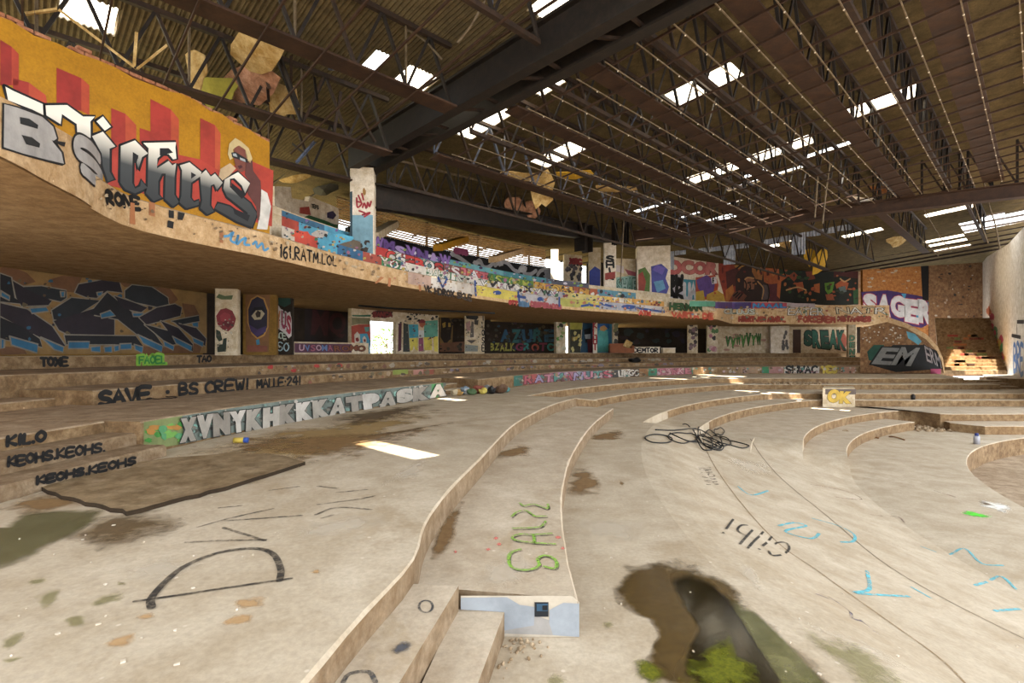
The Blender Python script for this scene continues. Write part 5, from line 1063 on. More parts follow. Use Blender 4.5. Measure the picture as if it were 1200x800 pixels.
# --- upper columns and walls
o, s = c1o, c1s
poly2(s, [(411, 252), (437, 252), (437, 303), (411, 303)], paint('#7fb0c4'), o, 'blue_field'); strokes(s, [[(418, 232), (419, 243), (424, 238), (418, 236)], [(425, 243), (427, 238), (429, 244)], [(430, 243), (431, 237), (433, 242), (435, 236)], [(421, 247), (428, 250), (424, 252), (434, 249), (427, 254)], [(420, 229), (423, 236)], [(424, 227), (426, 234)]], .06, paint('#c0243a'), o, 'spray_lettering')
blob(s, 427, 225, 2, 4, paint('#c08a3a'), o)
for k in range(12): blob(s, random.uniform(416, 433), random.uniform(278, 300), 3, 3, paint(random.choice(['#3a2c24', '#4a3a30', '#6f9fb4'])), o, k)
poly2(s, [(410.3, 225), (413, 224), (413, 300), (410.3, 300)], paint('#2a4a58'), o)
for P, c in (([(322, 244), (330, 238), (340, 244), (346, 268), (346, 284), (322, 284)], '#5a564f'), ([(325, 246), (331, 240), (337, 245), (334, 252), (326, 252)], '#8a8478'), ([(330, 240), (342, 244), (342, 256), (336, 250)], '#a8502c'), ([(321, 268), (348, 274), (347, 281), (321, 276)], '#e2ded8'), ([(351, 243), (362, 242), (364, 252), (351, 250)], '#b84038'), ([(383, 249), (390, 247), (394, 252), (390, 257), (383, 255)], '#4a3f6a')): poly2(S_up, P, paint(c), wU1, 'painted_shape')
poly2(S_up, [(351, 256), (362, 252), (380, 258), (395, 264), (395, 283), (351, 281)], paint('#2a6a3a'), wU1); piece(S_up, 'SHAN', ((351, 255), (394, 262), (394, 280), (352, 276)), ['#3f8a2a'], '#1c4a3a', wU1, bold=.05, edge=.03, seed=2); write(S_up, 'TEFG', ((365, 239), (373, 241), (373, 245), (365, 243)), .05, BLK, wU1)
# chain on black
strokes(S_bk, [[(531, 298), (540, 303), (552, 312)], [(556, 311), (562, 305), (566, 312), (572, 313), (578, 308)], [(580, 311), (586, 307), (594, 308), (602, 316), (606, 318)], [(608, 318), (611, 313), (616, 314), (614, 320), (622, 321), (628, 317)], [(630, 322), (634, 317), (642, 316), (640, 323)]], .28, paint('#b9b6b8'), wU2, 'painted_chain')
for k in range(5): blob(S_bk, 648 - 6 * (k % 2), 316 + k * 2.5, 5, 3, paint('#8a8a92'), wU2, k)
for x, y in ((531, 298), (558, 308), (586, 309), (612, 316)): blob(S_bk, x, y, 4, 3.2, paint('#cfcacc'), wU2)
write(S_bk, 'OTTO', ((533, 292), (547, 294.5), (547, 297.5), (533, 295)), .3, paint('#b84a78'), wU2)
for k in range(26): blob(S_U3, random.uniform(663, 681), random.uniform(304, 328), 2, 2.4, paint(random.choice(['#4a4248', '#5f565c', '#3a3438'])), wU3, k)
write(S_U3, 'XSC', ((668, 303), (681, 304), (681, 309), (668, 308)), .2, paint('#a8302c'), wU3)
poly2(c3s, [(690.5, 318), (697, 312), (703.5, 316), (703.5, 342), (690.5, 343)], paint('#3a4aa8'), c3o)
for k, c in enumerate('SHIR'): write(c2s, c, ((711, 300 + k * 7), (719, 300 + k * 7), (719, 306 + k * 7), (711, 306 + k * 7)), .14, BLK, c2o)
poly2(c2s, [(709, 320), (721, 318), (721, 326), (709, 328)], paint('#a8382c'), c2o)
poly2(S_U4, [(722, 325), (748, 322), (748, 345), (722, 343)], paint('#9ac8b8'), wU4); piece(S_U4, 'SHAE', ((723, 326), (747, 324), (747, 344), (723, 342)), ['#8ac0ae', '#b8dcd0'], '#3a6a5e', wU4, bold=.02); poly2(S_U4, [(721, 310), (731, 312), (731, 320), (721, 318)], paint('#d8c8c8'), wU4); poly2(S_U4, [(732, 315), (748, 320), (748, 324), (736, 322)], paint('#c05a6a'), wU4)
for P, c in (([(748, 316), (756, 313), (762, 322), (761, 350), (748, 348)], '#5a7a2c'), ([(748, 322), (753, 318), (757, 330), (754, 348), (748, 346)], '#a8402c'), ([(763, 312), (775, 309), (783, 316), (780, 326), (784, 336), (780, 348), (764, 350)], '#4a4aa0'), ([(766, 330), (777, 328), (780, 338), (770, 343)], '#5a9ac0'), ([(764, 316), (770, 310), (780, 314), (776, 322)], '#6a5ab8')): poly2(c5s, P, paint(c), c5o, 'painted_shape')
# --- far upper mural wall
U = lambda P: cv(P, 820, 260, 6); B5 = wU5
piece(S_U5, 'DCOR', ((784, 304), (842, 306), (842, 323), (784, 322)), ['#d86a6a', '#d87a74'], '#8a3030', B5, bold=.07, edge=.02, seed=2)
poly2(S_U5, [(782, 321), (801, 322), (801, 351), (782, 350)], paint('#cfc8d4'), B5); write(S_U5, 'SW', ((783, 323), (799, 324), (799, 335), (783, 334)), .45, BLK, B5); write(S_U5, 'AK', ((783, 337), (800, 338), (800, 349), (783, 348)), .45, BLK, B5)
poly2(S_U5, [(801, 327), (816, 328), (816, 351), (801, 351)], paint('#2f98b0'), B5); write(S_U5, 'UA', ((802, 332), (815, 332), (815, 350), (802, 350)), .4, paint('#d8d4d8'), B5)
for P, c in (([(815, 325), (838, 322), (842, 334), (838, 351), (815, 351)], '#c8481c'), ([(816, 328), (828, 322), (838, 330), (836, 342), (826, 348), (818, 338)], '#6a4a9a'), ([(815, 342), (824, 340), (826, 352), (815, 352)], '#d8b020'), ([(828, 345), (840, 340), (850, 346), (850, 353), (828, 352)], '#d8a81c'), ([(833, 325), (839, 324), (840, 332), (834, 333)], '#e4e0e8')): poly2(S_U5, P, paint(c), B5, 'painted_shape')
write(S_U5, 'P', ((835.2, 326), (838, 326), (838, 331), (835.2, 331)), .15, BLK, B5)
for P, c in (([(130, 260), (210, 235), (330, 240), (460, 260), (560, 280), (560, 560), (180, 560), (130, 380)], '#a8381a'), ([(420, 265), (560, 280), (555, 440), (450, 430), (430, 330)], '#c8621c'), ([(240, 310), (290, 282), (335, 300), (330, 320), (260, 330)], '#d89a2c'), ([(180, 350), (260, 320), (290, 370), (270, 440), (190, 470)], '#5a2420'), ([(250, 380), (290, 320), (370, 285), (440, 300), (450, 420), (500, 450), (480, 560), (320, 560), (250, 500)], '#3a2420'), ([(310, 400), (345, 385), (385, 410), (380, 470), (340, 490), (310, 460)], '#a86a48'), ([(365, 300), (410, 290), (445, 340), (435, 410), (390, 400), (365, 350)], '#b8742c'), ([(385, 310), (420, 310), (435, 360), (400, 360)], '#3a3a30'), ([(220, 500), (280, 480), (330, 520), (300, 560), (230, 555)], '#8a4a34'), ([(440, 440), (500, 450), (490, 540), (430, 550)], '#6a5a5c'), ([(180, 480), (230, 440), (240, 490), (200, 560), (180, 560)], '#c8761c'), ([(480, 440), (560, 430), (560, 560), (490, 560)], '#6a2a34'),
             ([(555, 285), (640, 310), (760, 320), (860, 335), (940, 310), (1112, 285), (1112, 580), (950, 590), (560, 560)], '#1c2018'), ([(555, 285), (700, 310), (720, 360), (600, 380), (555, 350)], '#1f3a22'), ([(545, 380), (600, 360), (610, 390), (570, 420), (560, 540), (540, 520)], '#d86a1c'), ([(940, 310), (1112, 285), (1112, 400), (1000, 380), (940, 390)], '#5a1c1a'), ([(875, 430), (945, 420), (930, 490), (900, 510), (880, 480)], '#6aa01c'), ([(890, 450), (920, 440), (915, 475), (895, 480)], '#2a4a1a'), ([(950, 440), (1000, 405), (1045, 430), (1030, 480), (1000, 450), (960, 470)], '#c05a1c'), ([(970, 460), (1020, 450), (1030, 490), (990, 500)], '#6a7a78'), ([(985, 330), (1045, 322), (1040, 345), (990, 355)], '#3a7a5a'), ([(620, 380), (660, 350), (690, 380), (660, 420)], '#a8481c'), ([(740, 350), (790, 345), (810, 400), (760, 410)], '#8a3a1c'), ([(670, 430), (720, 420), (730, 470), (690, 500)], '#b8541c'), ([(800, 440), (840, 430), (840, 500), (800, 490)], '#c0641c'), ([(880, 510), (930, 505), (945, 550), (890, 550)], '#b85a2a'), ([(1075, 480), (1112, 470), (1112, 575), (1080, 575)], '#2a6a3a')):
    poly2(S_U5, U(P), paint(c), B5, 'mural_shape')
for k in range(40): blob(S_U5, random.uniform(915, 1003), random.uniform(316, 352), random.uniform(1, 3), random.uniform(.8, 2.4), paint(random.choice(['#b8541c', '#c8702a', '#2f5a2a', '#7a2a18', '#39422c'])), B5, k)
for k in range(18): blob(S_U5, random.uniform(843, 912), random.uniform(300, 350), random.uniform(1, 2.4), random.uniform(1, 4), paint(random.choice(['#7a2418', '#d8822c', '#5a1c18'])), B5, k)
for k in range(16): x = 842 + k * 4.5; poly2(S_U5, [(x, 303 + .05 * k), (x + 3, 303), (x + 1.5, 297 - random.uniform(0, 4) + k * .3)], paint('#a8381a'), B5, 'paint_drip', .011)
strokes(S_U5, [U(P) for P in ([(250, 330), (290, 300), (340, 290), (400, 285), (440, 305)], [(300, 400), (320, 440), (315, 480)], [(330, 430), (350, 425)], [(365, 430), (380, 428)], [(345, 440), (350, 465), (340, 470)], [(330, 482), (360, 480)], [(470, 440), (480, 500), (470, 560)], [(230, 520), (260, 495)], [(245, 530), (275, 500)], [(262, 540), (290, 508)])], .16, paint('#1a1210'), B5, 'mural_line'); strokes(S_U5, [U(P) for P in ([(380, 320), (400, 300), (425, 315)], [(400, 420), (440, 470), (430, 540)], [(310, 405), (330, 392), (372, 398)], [(560, 300), (600, 330), (640, 320)], [(600, 480), (680, 460), (740, 480)], [(980, 400), (1010, 420), (1050, 400)])], .14, paint('#d8a060'), B5, 'mural_line')
# white & red letters on the orange wall
poly2(S_U6, [(1009, 342), (1040, 340), (1080, 347), (1092, 357), (1094, 377), (1080, 384), (1042, 378), (1012, 360)], paint('#4a2a6a'), wU6, 'paint_cloud', .008)
piece(S_U6, 'SAGER', ((1011, 341), (1092, 350), (1093, 384), (1012, 366)), ['#e4dcd8'], '#c83040', wU6, bold=.07, edge=.025, seed=4)
for P in ([(1080, 355), (1089, 354), (1091, 362), (1082, 362)], [(1073, 367), (1078, 364), (1079, 374), (1074, 373)], [(1056, 344), (1062, 344), (1060, 351)]): poly2(S_U6, P, paint('#3aa0c8'), wU6)
for P in ([(1079, 312), (1083, 304), (1089, 304), (1090, 352), (1081, 352)],): poly2(S_U6, P, paint('#1c1a1a'), wU6, 'black_streak', .012)  # near-black upright strip towards the right end of the orange wall
for k in range(46): blob(S_U7, random.uniform(1092, 1150), random.uniform(308, 392), random.uniform(.6, 2), random.uniform(.5, 1.5), paint(random.choice(['#d8c8b0', '#3a2c22', '#c0a488', '#5a4030'])), wU7, k)
for k in range(26): blob(S_U6, random.uniform(1013, 1078), random.uniform(308, 338), random.uniform(.8, 3), random.uniform(.5, 1.3), paint(random.choice(['#d8c4a8', '#d0b898', '#a8713c'])), wU6, k)
# right wall colours, black frame
for k in range(34):
    t_ = random.random(); blob(S_R2, 1158 + 18 * t_ + random.uniform(-3, 3), 372 + 45 * t_ + random.uniform(-14, 16), random.uniform(1, 3), random.uniform(2, 6), paint(random.choice(['#d8306a', '#e8c82a', '#c83a8a', '#4ab06a', '#e07030'])), wR, k)
strokes(S_R, [[(1192, 390), (1192, 377), (1200, 377)], [(1186, 393), (1196, 395)]], .25, BLK, wR, smooth=False); write(S_R, 'BRE', ((1188, 404), (1199, 404), (1199, 436), (1188, 434)), .35, paint('#3a78b8'), wR)
# stair side
poly2(S_sw, [(1016, 412), (1024, 404), (1036, 404), (1032, 424), (1018, 422)], paint('#1f5a4a'), stair, 'paint_cloud'); poly2(S_sw, [(1046, 404), (1082, 404), (1100, 412), (1104, 432), (1050, 436), (1022, 428)], paint('#1c1d1f'), stair, 'paint_cloud', .009)
piece(S_sw, 'EM', ((1030, 403), (1074, 405), (1072, 431), (1024, 428)), ['#8f8f8c'], '#15181a', stair, bold=.04, seed=5, slant=.3)
piece(S_sw, 'ERM', ((1082, 402), (1100, 414), (1104, 432), (1086, 424)), ['#a89a98'], '#2a2224', stair, bold=.01); poly2(S_sw, [(1062, 388), (1072, 391), (1080, 400), (1076, 404), (1064, 396)], paint('#5ab0c8'), stair)
for k in range(36): blob(S_sw, random.uniform(1010, 1056), random.uniform(383, 402), random.uniform(.4, 1.6), random.uniform(.3, 1.2), paint('#e4d8c4'), stair, k)  # small pale dots scattered over the upper part of the side wall
poly2(S_sw, [(1090, 432), (1102, 432), (1102, 438), (1090, 438)], paint('#b83a68'), stair)
# coloured riser tags on the stairs
for k in range(30):
    st = random.randrange(1, 12); a = Vector((31.9, 37.8)) + dv * st; z0 = ZL2 + rise * st; x0 = a.x + random.uniform(.4, 3.6); w_ = random.uniform(.3, .9)
    mk('riser_tag', [(x0, a.y - .012, z0 + .05), (x0 + w_, a.y - .012, z0 + .05), (x0 + w_, a.y - .012, z0 + rise - .04), (x0, a.y - .012, z0 + rise - .04)], [(0, 1, 2, 3)], paint(random.choice(['#b83a2a', '#8a3a2c', '#c8702a', '#5a3a2c', '#7a8a4a'])), steps_[st])

# old paint flecks that break the colour blocks up
DULL = ['#b8a890', '#8a3a3a', '#4a6a8a', '#c8b04a', '#4a7a5a', '#e0d8cc', '#3a3638', '#a86a8a']
speckle(S_r1, p1, 190, (332, 775), lambda x: (r1t(x), r1b(x)), DULL, (.8, 2.6), 1); speckle(S_r2, p2, 190, (332, 742), lambda x: (r2t(x), r2b(x)), DULL, (.8, 2.6), 2); speckle(S_r3, p3, 130, (332, 685), lambda x: (r3t(x), r3b(x)), ['#3b2454', '#8b62b4', '#d8cfe0', '#2a2a30', '#5a9ab0', '#8fae2f'], (.8, 2.8), 3)
speckle(S_b, slab, 150, (450, 835), lambda x: (bt(x), bb(x)), ['#b8926a', '#d8c8b0', '#8a6a48', '#c8785a', '#7a8aa0'], (.6, 2.0), 4); speckle(S_b, slab, 60, (110, 450), lambda x: (bt(x) + 2, bb(x)), ['#9a7a54', '#d8bf98', '#8a6a48'], (.8, 3), 5)
speckle(S_balf, pf, 130, (845, 1040), lambda x: (358, 376), ['#b8926a', '#d8c0a0', '#a8583a', '#6a7a5a', '#8a6a48'], (.6, 2.2), 6)
speckle(S3b, t3b, 200, (604, 1005), lambda x: (a4(x), b4(x)), ['#a58a6a', '#8a5a5c', '#5a8a80', '#c8a8b0', '#6a5238', '#c8bca8'], (.6, 2.4), 7); speckle(S3, t3, 120, (212, 520), lambda x: (a3(x), b3(x)), ['#8a8478', '#c8c0b2', '#6a7068', '#8ab0a4'], (.6, 3), 8)
for sf, pr_, xr, cs in ((S4, t4, (360, 800), ['#a8644a', '#7a6a4a', '#b89a78', '#5a4a3a', '#8a7a8a']), (S5, t5, (300, 800), ['#8a5a44', '#a89a8a', '#5a4a3a', '#b8a890'])): speckle(sf, pr_, 70, xr, (lambda x, s_=sf, z0=(ZL3 if sf is S4 else ZL4), z1=(ZL4 if sf is S4 else ZL5): ((lambda za, zb: (440 + (za - z1) / (za - zb) + .4, 440 + (za - z0) / (za - zb) - .4))(s_.hit(x, 440)[1], s_.hit(x, 441)[1]))), cs, (.8, 4), 9)
speckle(S462, wG, 70, (577, 652), lambda x: (376, 412), ['#1f4a5a', '#3a3a28', '#5a4a2a', '#2a2a30', '#4a2a34'], (1, 3), 10); speckle(S452, wF, 50, (515, 574), lambda x: (372, 412), ['#3a3020', '#4a3a24', '#2a2420', '#5a4a34'], (1, 3), 11); speckle(S_43, wE, 60, (466, 512), lambda x: (362, 412), ['#8a8070', '#3a3a34', '#6a4a50', '#b0a488'], (.6, 1.6), 12); speckle(S_43, wA, 60, (2, 236), lambda x: (320, 408), ['#2a2228', '#5a4424', '#1f5a78', '#6a5a3a'], (1, 4), 13)
for o_, s_, x0, x1 in ((*cRose, 254, 276), (*cFace, 546, 567), (*cPink, 320, 341)): speckle(s_, o_, 26, (x0, x1), lambda x: (370, 411), ['#8a8068', '#a89a80', '#4a4438', '#c8bca4'], (.6, 1.8), int(x0))

# ================================================================== marks and wear on the floors
class Ramp:
    curved = True
    def zz(s, x, y): R = math.hypot(x - CXW, y - CYW); ph = math.degrees(math.atan2(y - CYW, CXW - x)); return fz(R, ph) if R < 30 else 0.0
    def hit(s, px, py):
        z = 0.0
        for _ in range(14): x, y = G(px, py, z); z = .5 * z + .5 * s.zz(x, y)
        return (x, y)
    def pt(s, a, b, off): return (a, b, s.zz(a, b) + off)
SG2, SG1, SR = Flat(ZL2), Flat(ZL1), Ramp()
GP = lambda P: [(600 + x / 2, 500 + y / 2) for x, y in P]
LP = lambda P: [(x / 2, 500 + y / 2) for x, y in P]
M['brownstain'] = stain_mat('brown_dirt_stain', '#8f7048', '#775a38', amount=.75, nscale=2.4); M['darkstain'] = stain_mat('dark_damp_stain', '#6a5435', '#544127', .6, .7, 3.0)
M['moss'] = stain_mat('moss_film', '#8a8250', '#6f6c3a', .8, .5, 9.0); M['brightmoss'] = stain_mat('bright_moss', '#74741f', '#464c12', .5, .88, 9.0)
M['dust'] = stain_mat('pale_lime_dust', '#d6cbba', '#ccbfaa', .9, .4, 4.5); M['scuff'] = stain_mat('tan_scuff', '#bf9d72', '#b28c5e', .9, .7, 7.0)
M['wet'] = stain_mat('wet_brown_film', '#5f4a26', '#45351a', .16, .84, 2.6, .5); M['water'] = stain_mat('standing_water', '#2c2414', '#1f1a0e', .03, .96, 1.5, .5); M['greenpool'] = stain_mat('algae_pool', '#6d6a44', '#4c4a28', .12, .85, 1.6, .5)
# big puddle by the ledge
stain(SR, GP([(225, 370), (255, 315), (330, 303), (430, 312), (520, 360), (580, 430), (660, 500), (760, 590), (830, 680), (500, 700), (330, 640), (300, 560), (330, 500), (310, 455), (265, 440), (230, 400)]), M['wet'], floor, 'wet_stain', .004, (0, .55, .86, 1.0), 2.8)
stain(SR, GP([(370, 345), (440, 345), (500, 390), (560, 450), (640, 540), (700, 640), (560, 680), (420, 620), (400, 540), (430, 470), (390, 410)]), M['water'], floor, 'standing_water', .0075, (0, .55, .85, 1.0), 2.6)
stain(SR, GP([(500, 400), (560, 420), (640, 500), (740, 600), (800, 680), (680, 690), (620, 600), (560, 500)]), M['greenpool'], floor, 'algae_film', .0085, (0, .55, .85, 1.0), 2.6)
for P in ([(430, 520), (500, 480), (560, 540), (620, 600), (560, 650), (420, 640), (380, 570)], [(280, 545), (330, 550), (380, 590), (330, 615), (280, 580)], [(640, 470), (800, 500), (900, 560), (960, 640), (860, 660), (760, 560)], [(205, 460), (230, 455), (245, 468), (220, 478)], [(75, 590), (110, 580), (140, 600), (90, 610)]): stain(SR, GP(P), M['brightmoss'] if P[0][0] in (430, 280) else M['moss'], floor, 'moss_patch', .010)
for P in ([(130, 100), (180, 90), (220, 140), (200, 165), (125, 165)], [(180, 15), (280, 5), (250, 35), (170, 35)], [(250, 125), (265, 130), (262, 138), (250, 136)]): stain(SR, GP(P), M['brownstain'], floor, 'dirt_stain', .004)
for P in ([(520, 330), (560, 320), (600, 400), (560, 370)], [(680, 460), (800, 490), (900, 540), (980, 590), (900, 570), (760, 520)], [(500, 70), (620, 90), (600, 120), (520, 95)], [(140, 210), (330, 220), (300, 280), (160, 260)]): stain(SR, GP(P), M['dust'], floor, 'dust_patch', .0045)
# broad terrace: damp area at left, moss, scuffs
stain(SG2, LP([(0, 235), (60, 200), (160, 190), (245, 195), (220, 235), (120, 290), (40, 330), (-60, 340), (-60, 240)]), stain_mat('green_damp', '#5a5638', '#706a48', .2, .75, 2.2, .5), t2, 'damp_pool', .005, (0, .55, .85, 1.0), 2.6)
stain(SG2, LP([(120, 250), (220, 200), (320, 190), (460, 200), (420, 250), (330, 290), (200, 310), (140, 290)]), M['darkstain'], t2, 'damp_stain', .004)
stain(SG2, [(200, 525), (300, 512), (400, 508), (520, 500), (560, 490), (470, 525), (380, 545), (300, 540)], M['brownstain'], t2, 'dirt_stain', .0035); stain(SG2, [(180, 540), (260, 512), (370, 495), (480, 480), (540, 478), (470, 505), (420, 530), (330, 560), (240, 575)], stain_mat('ochre_dust', '#a58a58', '#96794a', .85, .7, 1.6), t2, 'dirt_stain', .003); stain(SG2, [(370, 492), (420, 482), (520, 470), (470, 490), (400, 505)], M['darkstain'], t2, 'dirt_stain', .004); stain(SG2, [(0, 583), (60, 575), (130, 590), (60, 602), (0, 605)], M['brownstain'], t2, 'dirt_stain', .004)
for P in ([(60, 360), (110, 352), (100, 372), (70, 372)], [(75, 400), (130, 378), (150, 385), (120, 430), (90, 425)], [(195, 415), (250, 390), (305, 385), (290, 410), (210, 428)], [(150, 450), (200, 440), (205, 465), (160, 472)], [(0, 500), (60, 470), (70, 480), (20, 530), (0, 530)], [(270, 362), (300, 365), (295, 375), (272, 374)], [(0, 545), (60, 540), (30, 555), (0, 557)]): stain(SG2, LP(P), M['moss'], t2, 'moss_patch', .005)
for P in ([(540, 415), (560, 402), (630, 400), (625, 428), (560, 432)], [(515, 465), (550, 438), (600, 435), (590, 460), (530, 470)], [(232, 515), (260, 490), (320, 478), (315, 510), (250, 525)], [(310, 448), (350, 435), (370, 445), (340, 458)], [(728, 338), (750, 330), (752, 345), (730, 347)]): stain(SG2, LP(P), M['scuff'], t2, 'scuff_mark', .005, (0, .7, .95, 1))
for P in ([(640, 250), (760, 215), (900, 200), (930, 225), (800, 255), (680, 275)], [(880, 140), (960, 90), (1010, 70), (980, 120)], [(250, 330), (420, 300), (480, 330), (330, 380)]): stain(SG2, LP(P), M['dust'], t2, 'dust_patch', .0045)
stain(SG1, [(560, 535), (610, 520), (630, 528), (600, 542)], M['brownstain'], t1, 'dirt_stain'); stain(SG1, [(505, 640), (520, 600), (545, 585), (530, 640), (500, 672)], M['brownstain'], t1, 'dirt_stain'); stain(SG1, [(540, 690), (600, 640), (640, 660), (600, 690)], M['dust'], t1, 'dust_patch')
# sprayed letters on the floor
GR = thin_paint('#35302c', .75, 14); G2 = thin_paint('#3f3a36', .5, 12)
strokes(SG2, [LP([(316, 411), (420, 396), (550, 376), (682, 357)])], .03, GR, t2, 'floor_letter', .007, smooth=False); strokes(SG2, [LP([(355, 426), (360, 395), (430, 330), (520, 295), (600, 287), (640, 300), (658, 335), (655, 362)])], .05, GR, t2, 'floor_letter', .0075)
strokes(SG2, [LP(P) for P in ([(437, 272), (520, 268), (622, 266)], [(524, 238), (570, 252), (620, 268)], [(465, 236), (540, 215), (640, 193)], [(520, 222), (620, 215), (706, 209)], [(514, 191), (565, 186)], [(632, 150), (700, 141)], [(740, 207), (790, 190), (870, 195)], [(745, 183), (830, 172), (878, 163)], [(755, 215), (780, 208)], [(745, 140), (790, 145)], [(790, 155), (860, 148)])], .035, G2, t2, 'floor_letter', .007)
SGN = thin_paint('#8fbe48', .6, 24); K5 = lambda P: cv(P, 530, 590, 5)
sal = [[(400, 270), (350, 285), (330, 320), (345, 370), (400, 390), (470, 385), (510, 360), (500, 325), (540, 305), (590, 320), (612, 350), (600, 382), (540, 370)], [(600, 238), (470, 230), (370, 215), (355, 195), (400, 180), (480, 182), (580, 176)], [(478, 182), (480, 230)], [(355, 146), (500, 140), (535, 120), (545, 105)], [(350, 76), (380, 50), (430, 42), (470, 66), (490, 76), (550, 74)], [(395, -2), (420, 13), (480, 5), (555, 30), (560, 5)]]
strokes(SG1, [K5(P) for P in sal], .034, SGN, t1, 'floor_letter', .006); strokes(SG1, [K5([(x + 6, y + 9) for x, y in P]) for P in sal], .028, thin_paint('#4a4a3c', .6, 14), t1, 'floor_letter_shadow', .005)
for x, y in ((255, 205), (275, 240), (210, 270), (620, 200), (20, 285), (650, 265)): stain(SG1, K5([(x - 22, y), (x, y - 14), (x + 22, y), (x, y + 14)]), stain_mat('pink_overspray', '#d8736a', '#d8736a', .8, .7, 8), t1, 'pink_overspray', .0055)
write(SR, 'Gilbi', ((914, 655), (846, 624), (857, 607), (930, 640)), .03, thin_paint('#2f2c2a', .85, 16), floor, gap=.35)
write(SR, 'MARMI', ((842, 568), (832, 548), (818, 548), (828, 568)), .03, G2, floor)
strokes(SR, [GP(P) for P in ([(715, 393), (740, 402)], [(745, 400), (790, 430), (800, 450), (850, 460)], [(795, 430), (840, 470), (900, 490), (890, 500), (850, 480)])], .03, thin_paint('#57506a', .5, 14), floor, 'floor_scribble', .006)
CY = thin_paint('#5ab4c4', .6, 10)
strokes(SR, [GP(P) for P in ([(625, 232), (660, 225), (690, 232), (640, 245), (700, 262), (720, 250)], [(705, 215), (760, 230), (800, 250), (800, 268), (770, 270)], [(832, 338), (838, 380), (805, 390), (930, 397)], [(938, 376), (980, 400)], [(530, 140), (560, 160), (600, 150)], [(960, 280), (1020, 300), (1060, 285), (1100, 320), (1150, 325)], [(1085, 370), (1140, 350), (1180, 380)], [(1130, 430), (1190, 425)])], .045, CY, floor, 'floor_scribble', .006)
strokes(SR, [GP(P) for P in ([(700, 135), (780, 150), (820, 170), (760, 165)], [(840, 205), (900, 210), (920, 225)], [(990, 150), (1040, 165)])], .035, thin_paint('#7a5a52', .4, 10), floor, 'floor_scribble', .006)
stain(SR, GP([(1050, 205), (1060, 195), (1125, 208), (1120, 216)]), stain_mat('green_spray', '#5ad03a', '#58c83a', .7, 1.0, 6), floor, 'green_spray', .006)
stain(SR, GP([(1075, 172), (1110, 170), (1190, 190), (1170, 205), (1110, 190)]), stain_mat('white_spill', '#e8e6e0', '#dcd8d0', .7, .95, 4), floor, 'white_spill', .006); stain(SR, GP([(1085, 173), (1110, 175), (1140, 188), (1115, 186)]), M['darkstain'], floor, 'dark_spill', .008)
# joints between the cast floor strips
JT = thin_paint('#5a4630', .8, 12)
strokes(SR, [GP([(440, 0), (465, 75), (590, 240), (720, 340), (860, 440), (1000, 540), (1070, 610)])], .022, thin_paint('#8a6f4c', .7, 12), floor, 'floor_joint', .0055); strokes(SR, [GP([(558, 28), (620, 110), (740, 210), (860, 310), (1000, 395), (1210, 500)])], .02, JT, floor, 'floor_joint', .0055); strokes(SR, [[(925, 575), (1010, 620), (1100, 660), (1200, 700)]], .012, thin_paint('#8f7654', .4, 12), floor, 'floor_crack', .0055)
# grey marks on the near steps, blue-white end of the ledge
S4s, S2s = Flat(.4), Flat(.2)
stl = [o for o in COL.objects if o.name.startswith('stair_step') and o.get('label', '').startswith('upper of two concrete')][0]
ring_ = [(499 + 8 * math.cos(a * .52), 711 + 7 * math.sin(a * .52)) for a in range(13)]
strokes(S4s, [ring_], .018, thin_paint('#4a4a4c', .7, 16), stl, 'grey_spray', .005); stain(S4s, [(450, 762), (470, 752), (488, 752), (485, 762), (460, 770)], stain_mat('grey_spray', '#4c4c50', '#55555a', .8, .9, 8), stl, 'grey_spray', .005, (0, .6, .95, 1)); strokes(S4s, [[(402, 800), (410, 790), (432, 788), (440, 800)]], .03, thin_paint('#4a4a4c', .7, 16), stl, 'grey_spray', .005)
S_e = Plane((-.42, 3.985), (.54, 3.985)); K3 = lambda P: cv(P, 360, 660, 3.333)
poly2(S_e, K3([(600, 125), (1035, 125), (1062, 150), (1062, 285), (765, 285), (768, 188), (600, 178)]), paint('#d8c8b0'), t1, 'end_face_paint', .004)
poly2(S_e, K3([(600, 132), (780, 130), (830, 160), (890, 168), (885, 240), (770, 260), (768, 188), (600, 178)]), paint('#a9b0b8'), t1, 'end_face_paint', .007); poly2(S_e, K3([(945, 180), (1000, 152), (1062, 155), (1062, 285), (960, 278), (945, 230)]), paint('#a9b0b8'), t1, 'end_face_paint', .007); poly2(S_e, K3([(780, 240), (890, 200), (945, 220), (960, 278), (770, 272)]), paint('#b0aaa4'), t1, 'end_face_paint', .0065)
bx_ = empty('socket_box', (*S_e.pt(*S_e.hit(635, 712), .0)[:2], .2), label='small blue and black box set in the end of the ledge', cat='box')
for nm, P, c, o_ in (('box_rim', [(888, 150), (942, 150), (942, 205), (888, 205)], '#20242a', .012), ('box_face', [(896, 154), (940, 154), (940, 182), (896, 182)], '#2f5a78', .016), ('box_hole', [(918, 160), (938, 160), (938, 178), (918, 178)], '#101418', .019)):
    s0 = [S_e.hit(*p) for p in K3(P)]; v = [S_e.pt(a, b, o_) for a, b in s0] + [S_e.pt(a, b, .0) for a, b in s0]; fix(mk(nm, v, [(0, 1, 2, 3)] + [(k, (k + 1) % 4, 4 + (k + 1) % 4, 4 + k) for k in range(4)], paint(c), bx_))
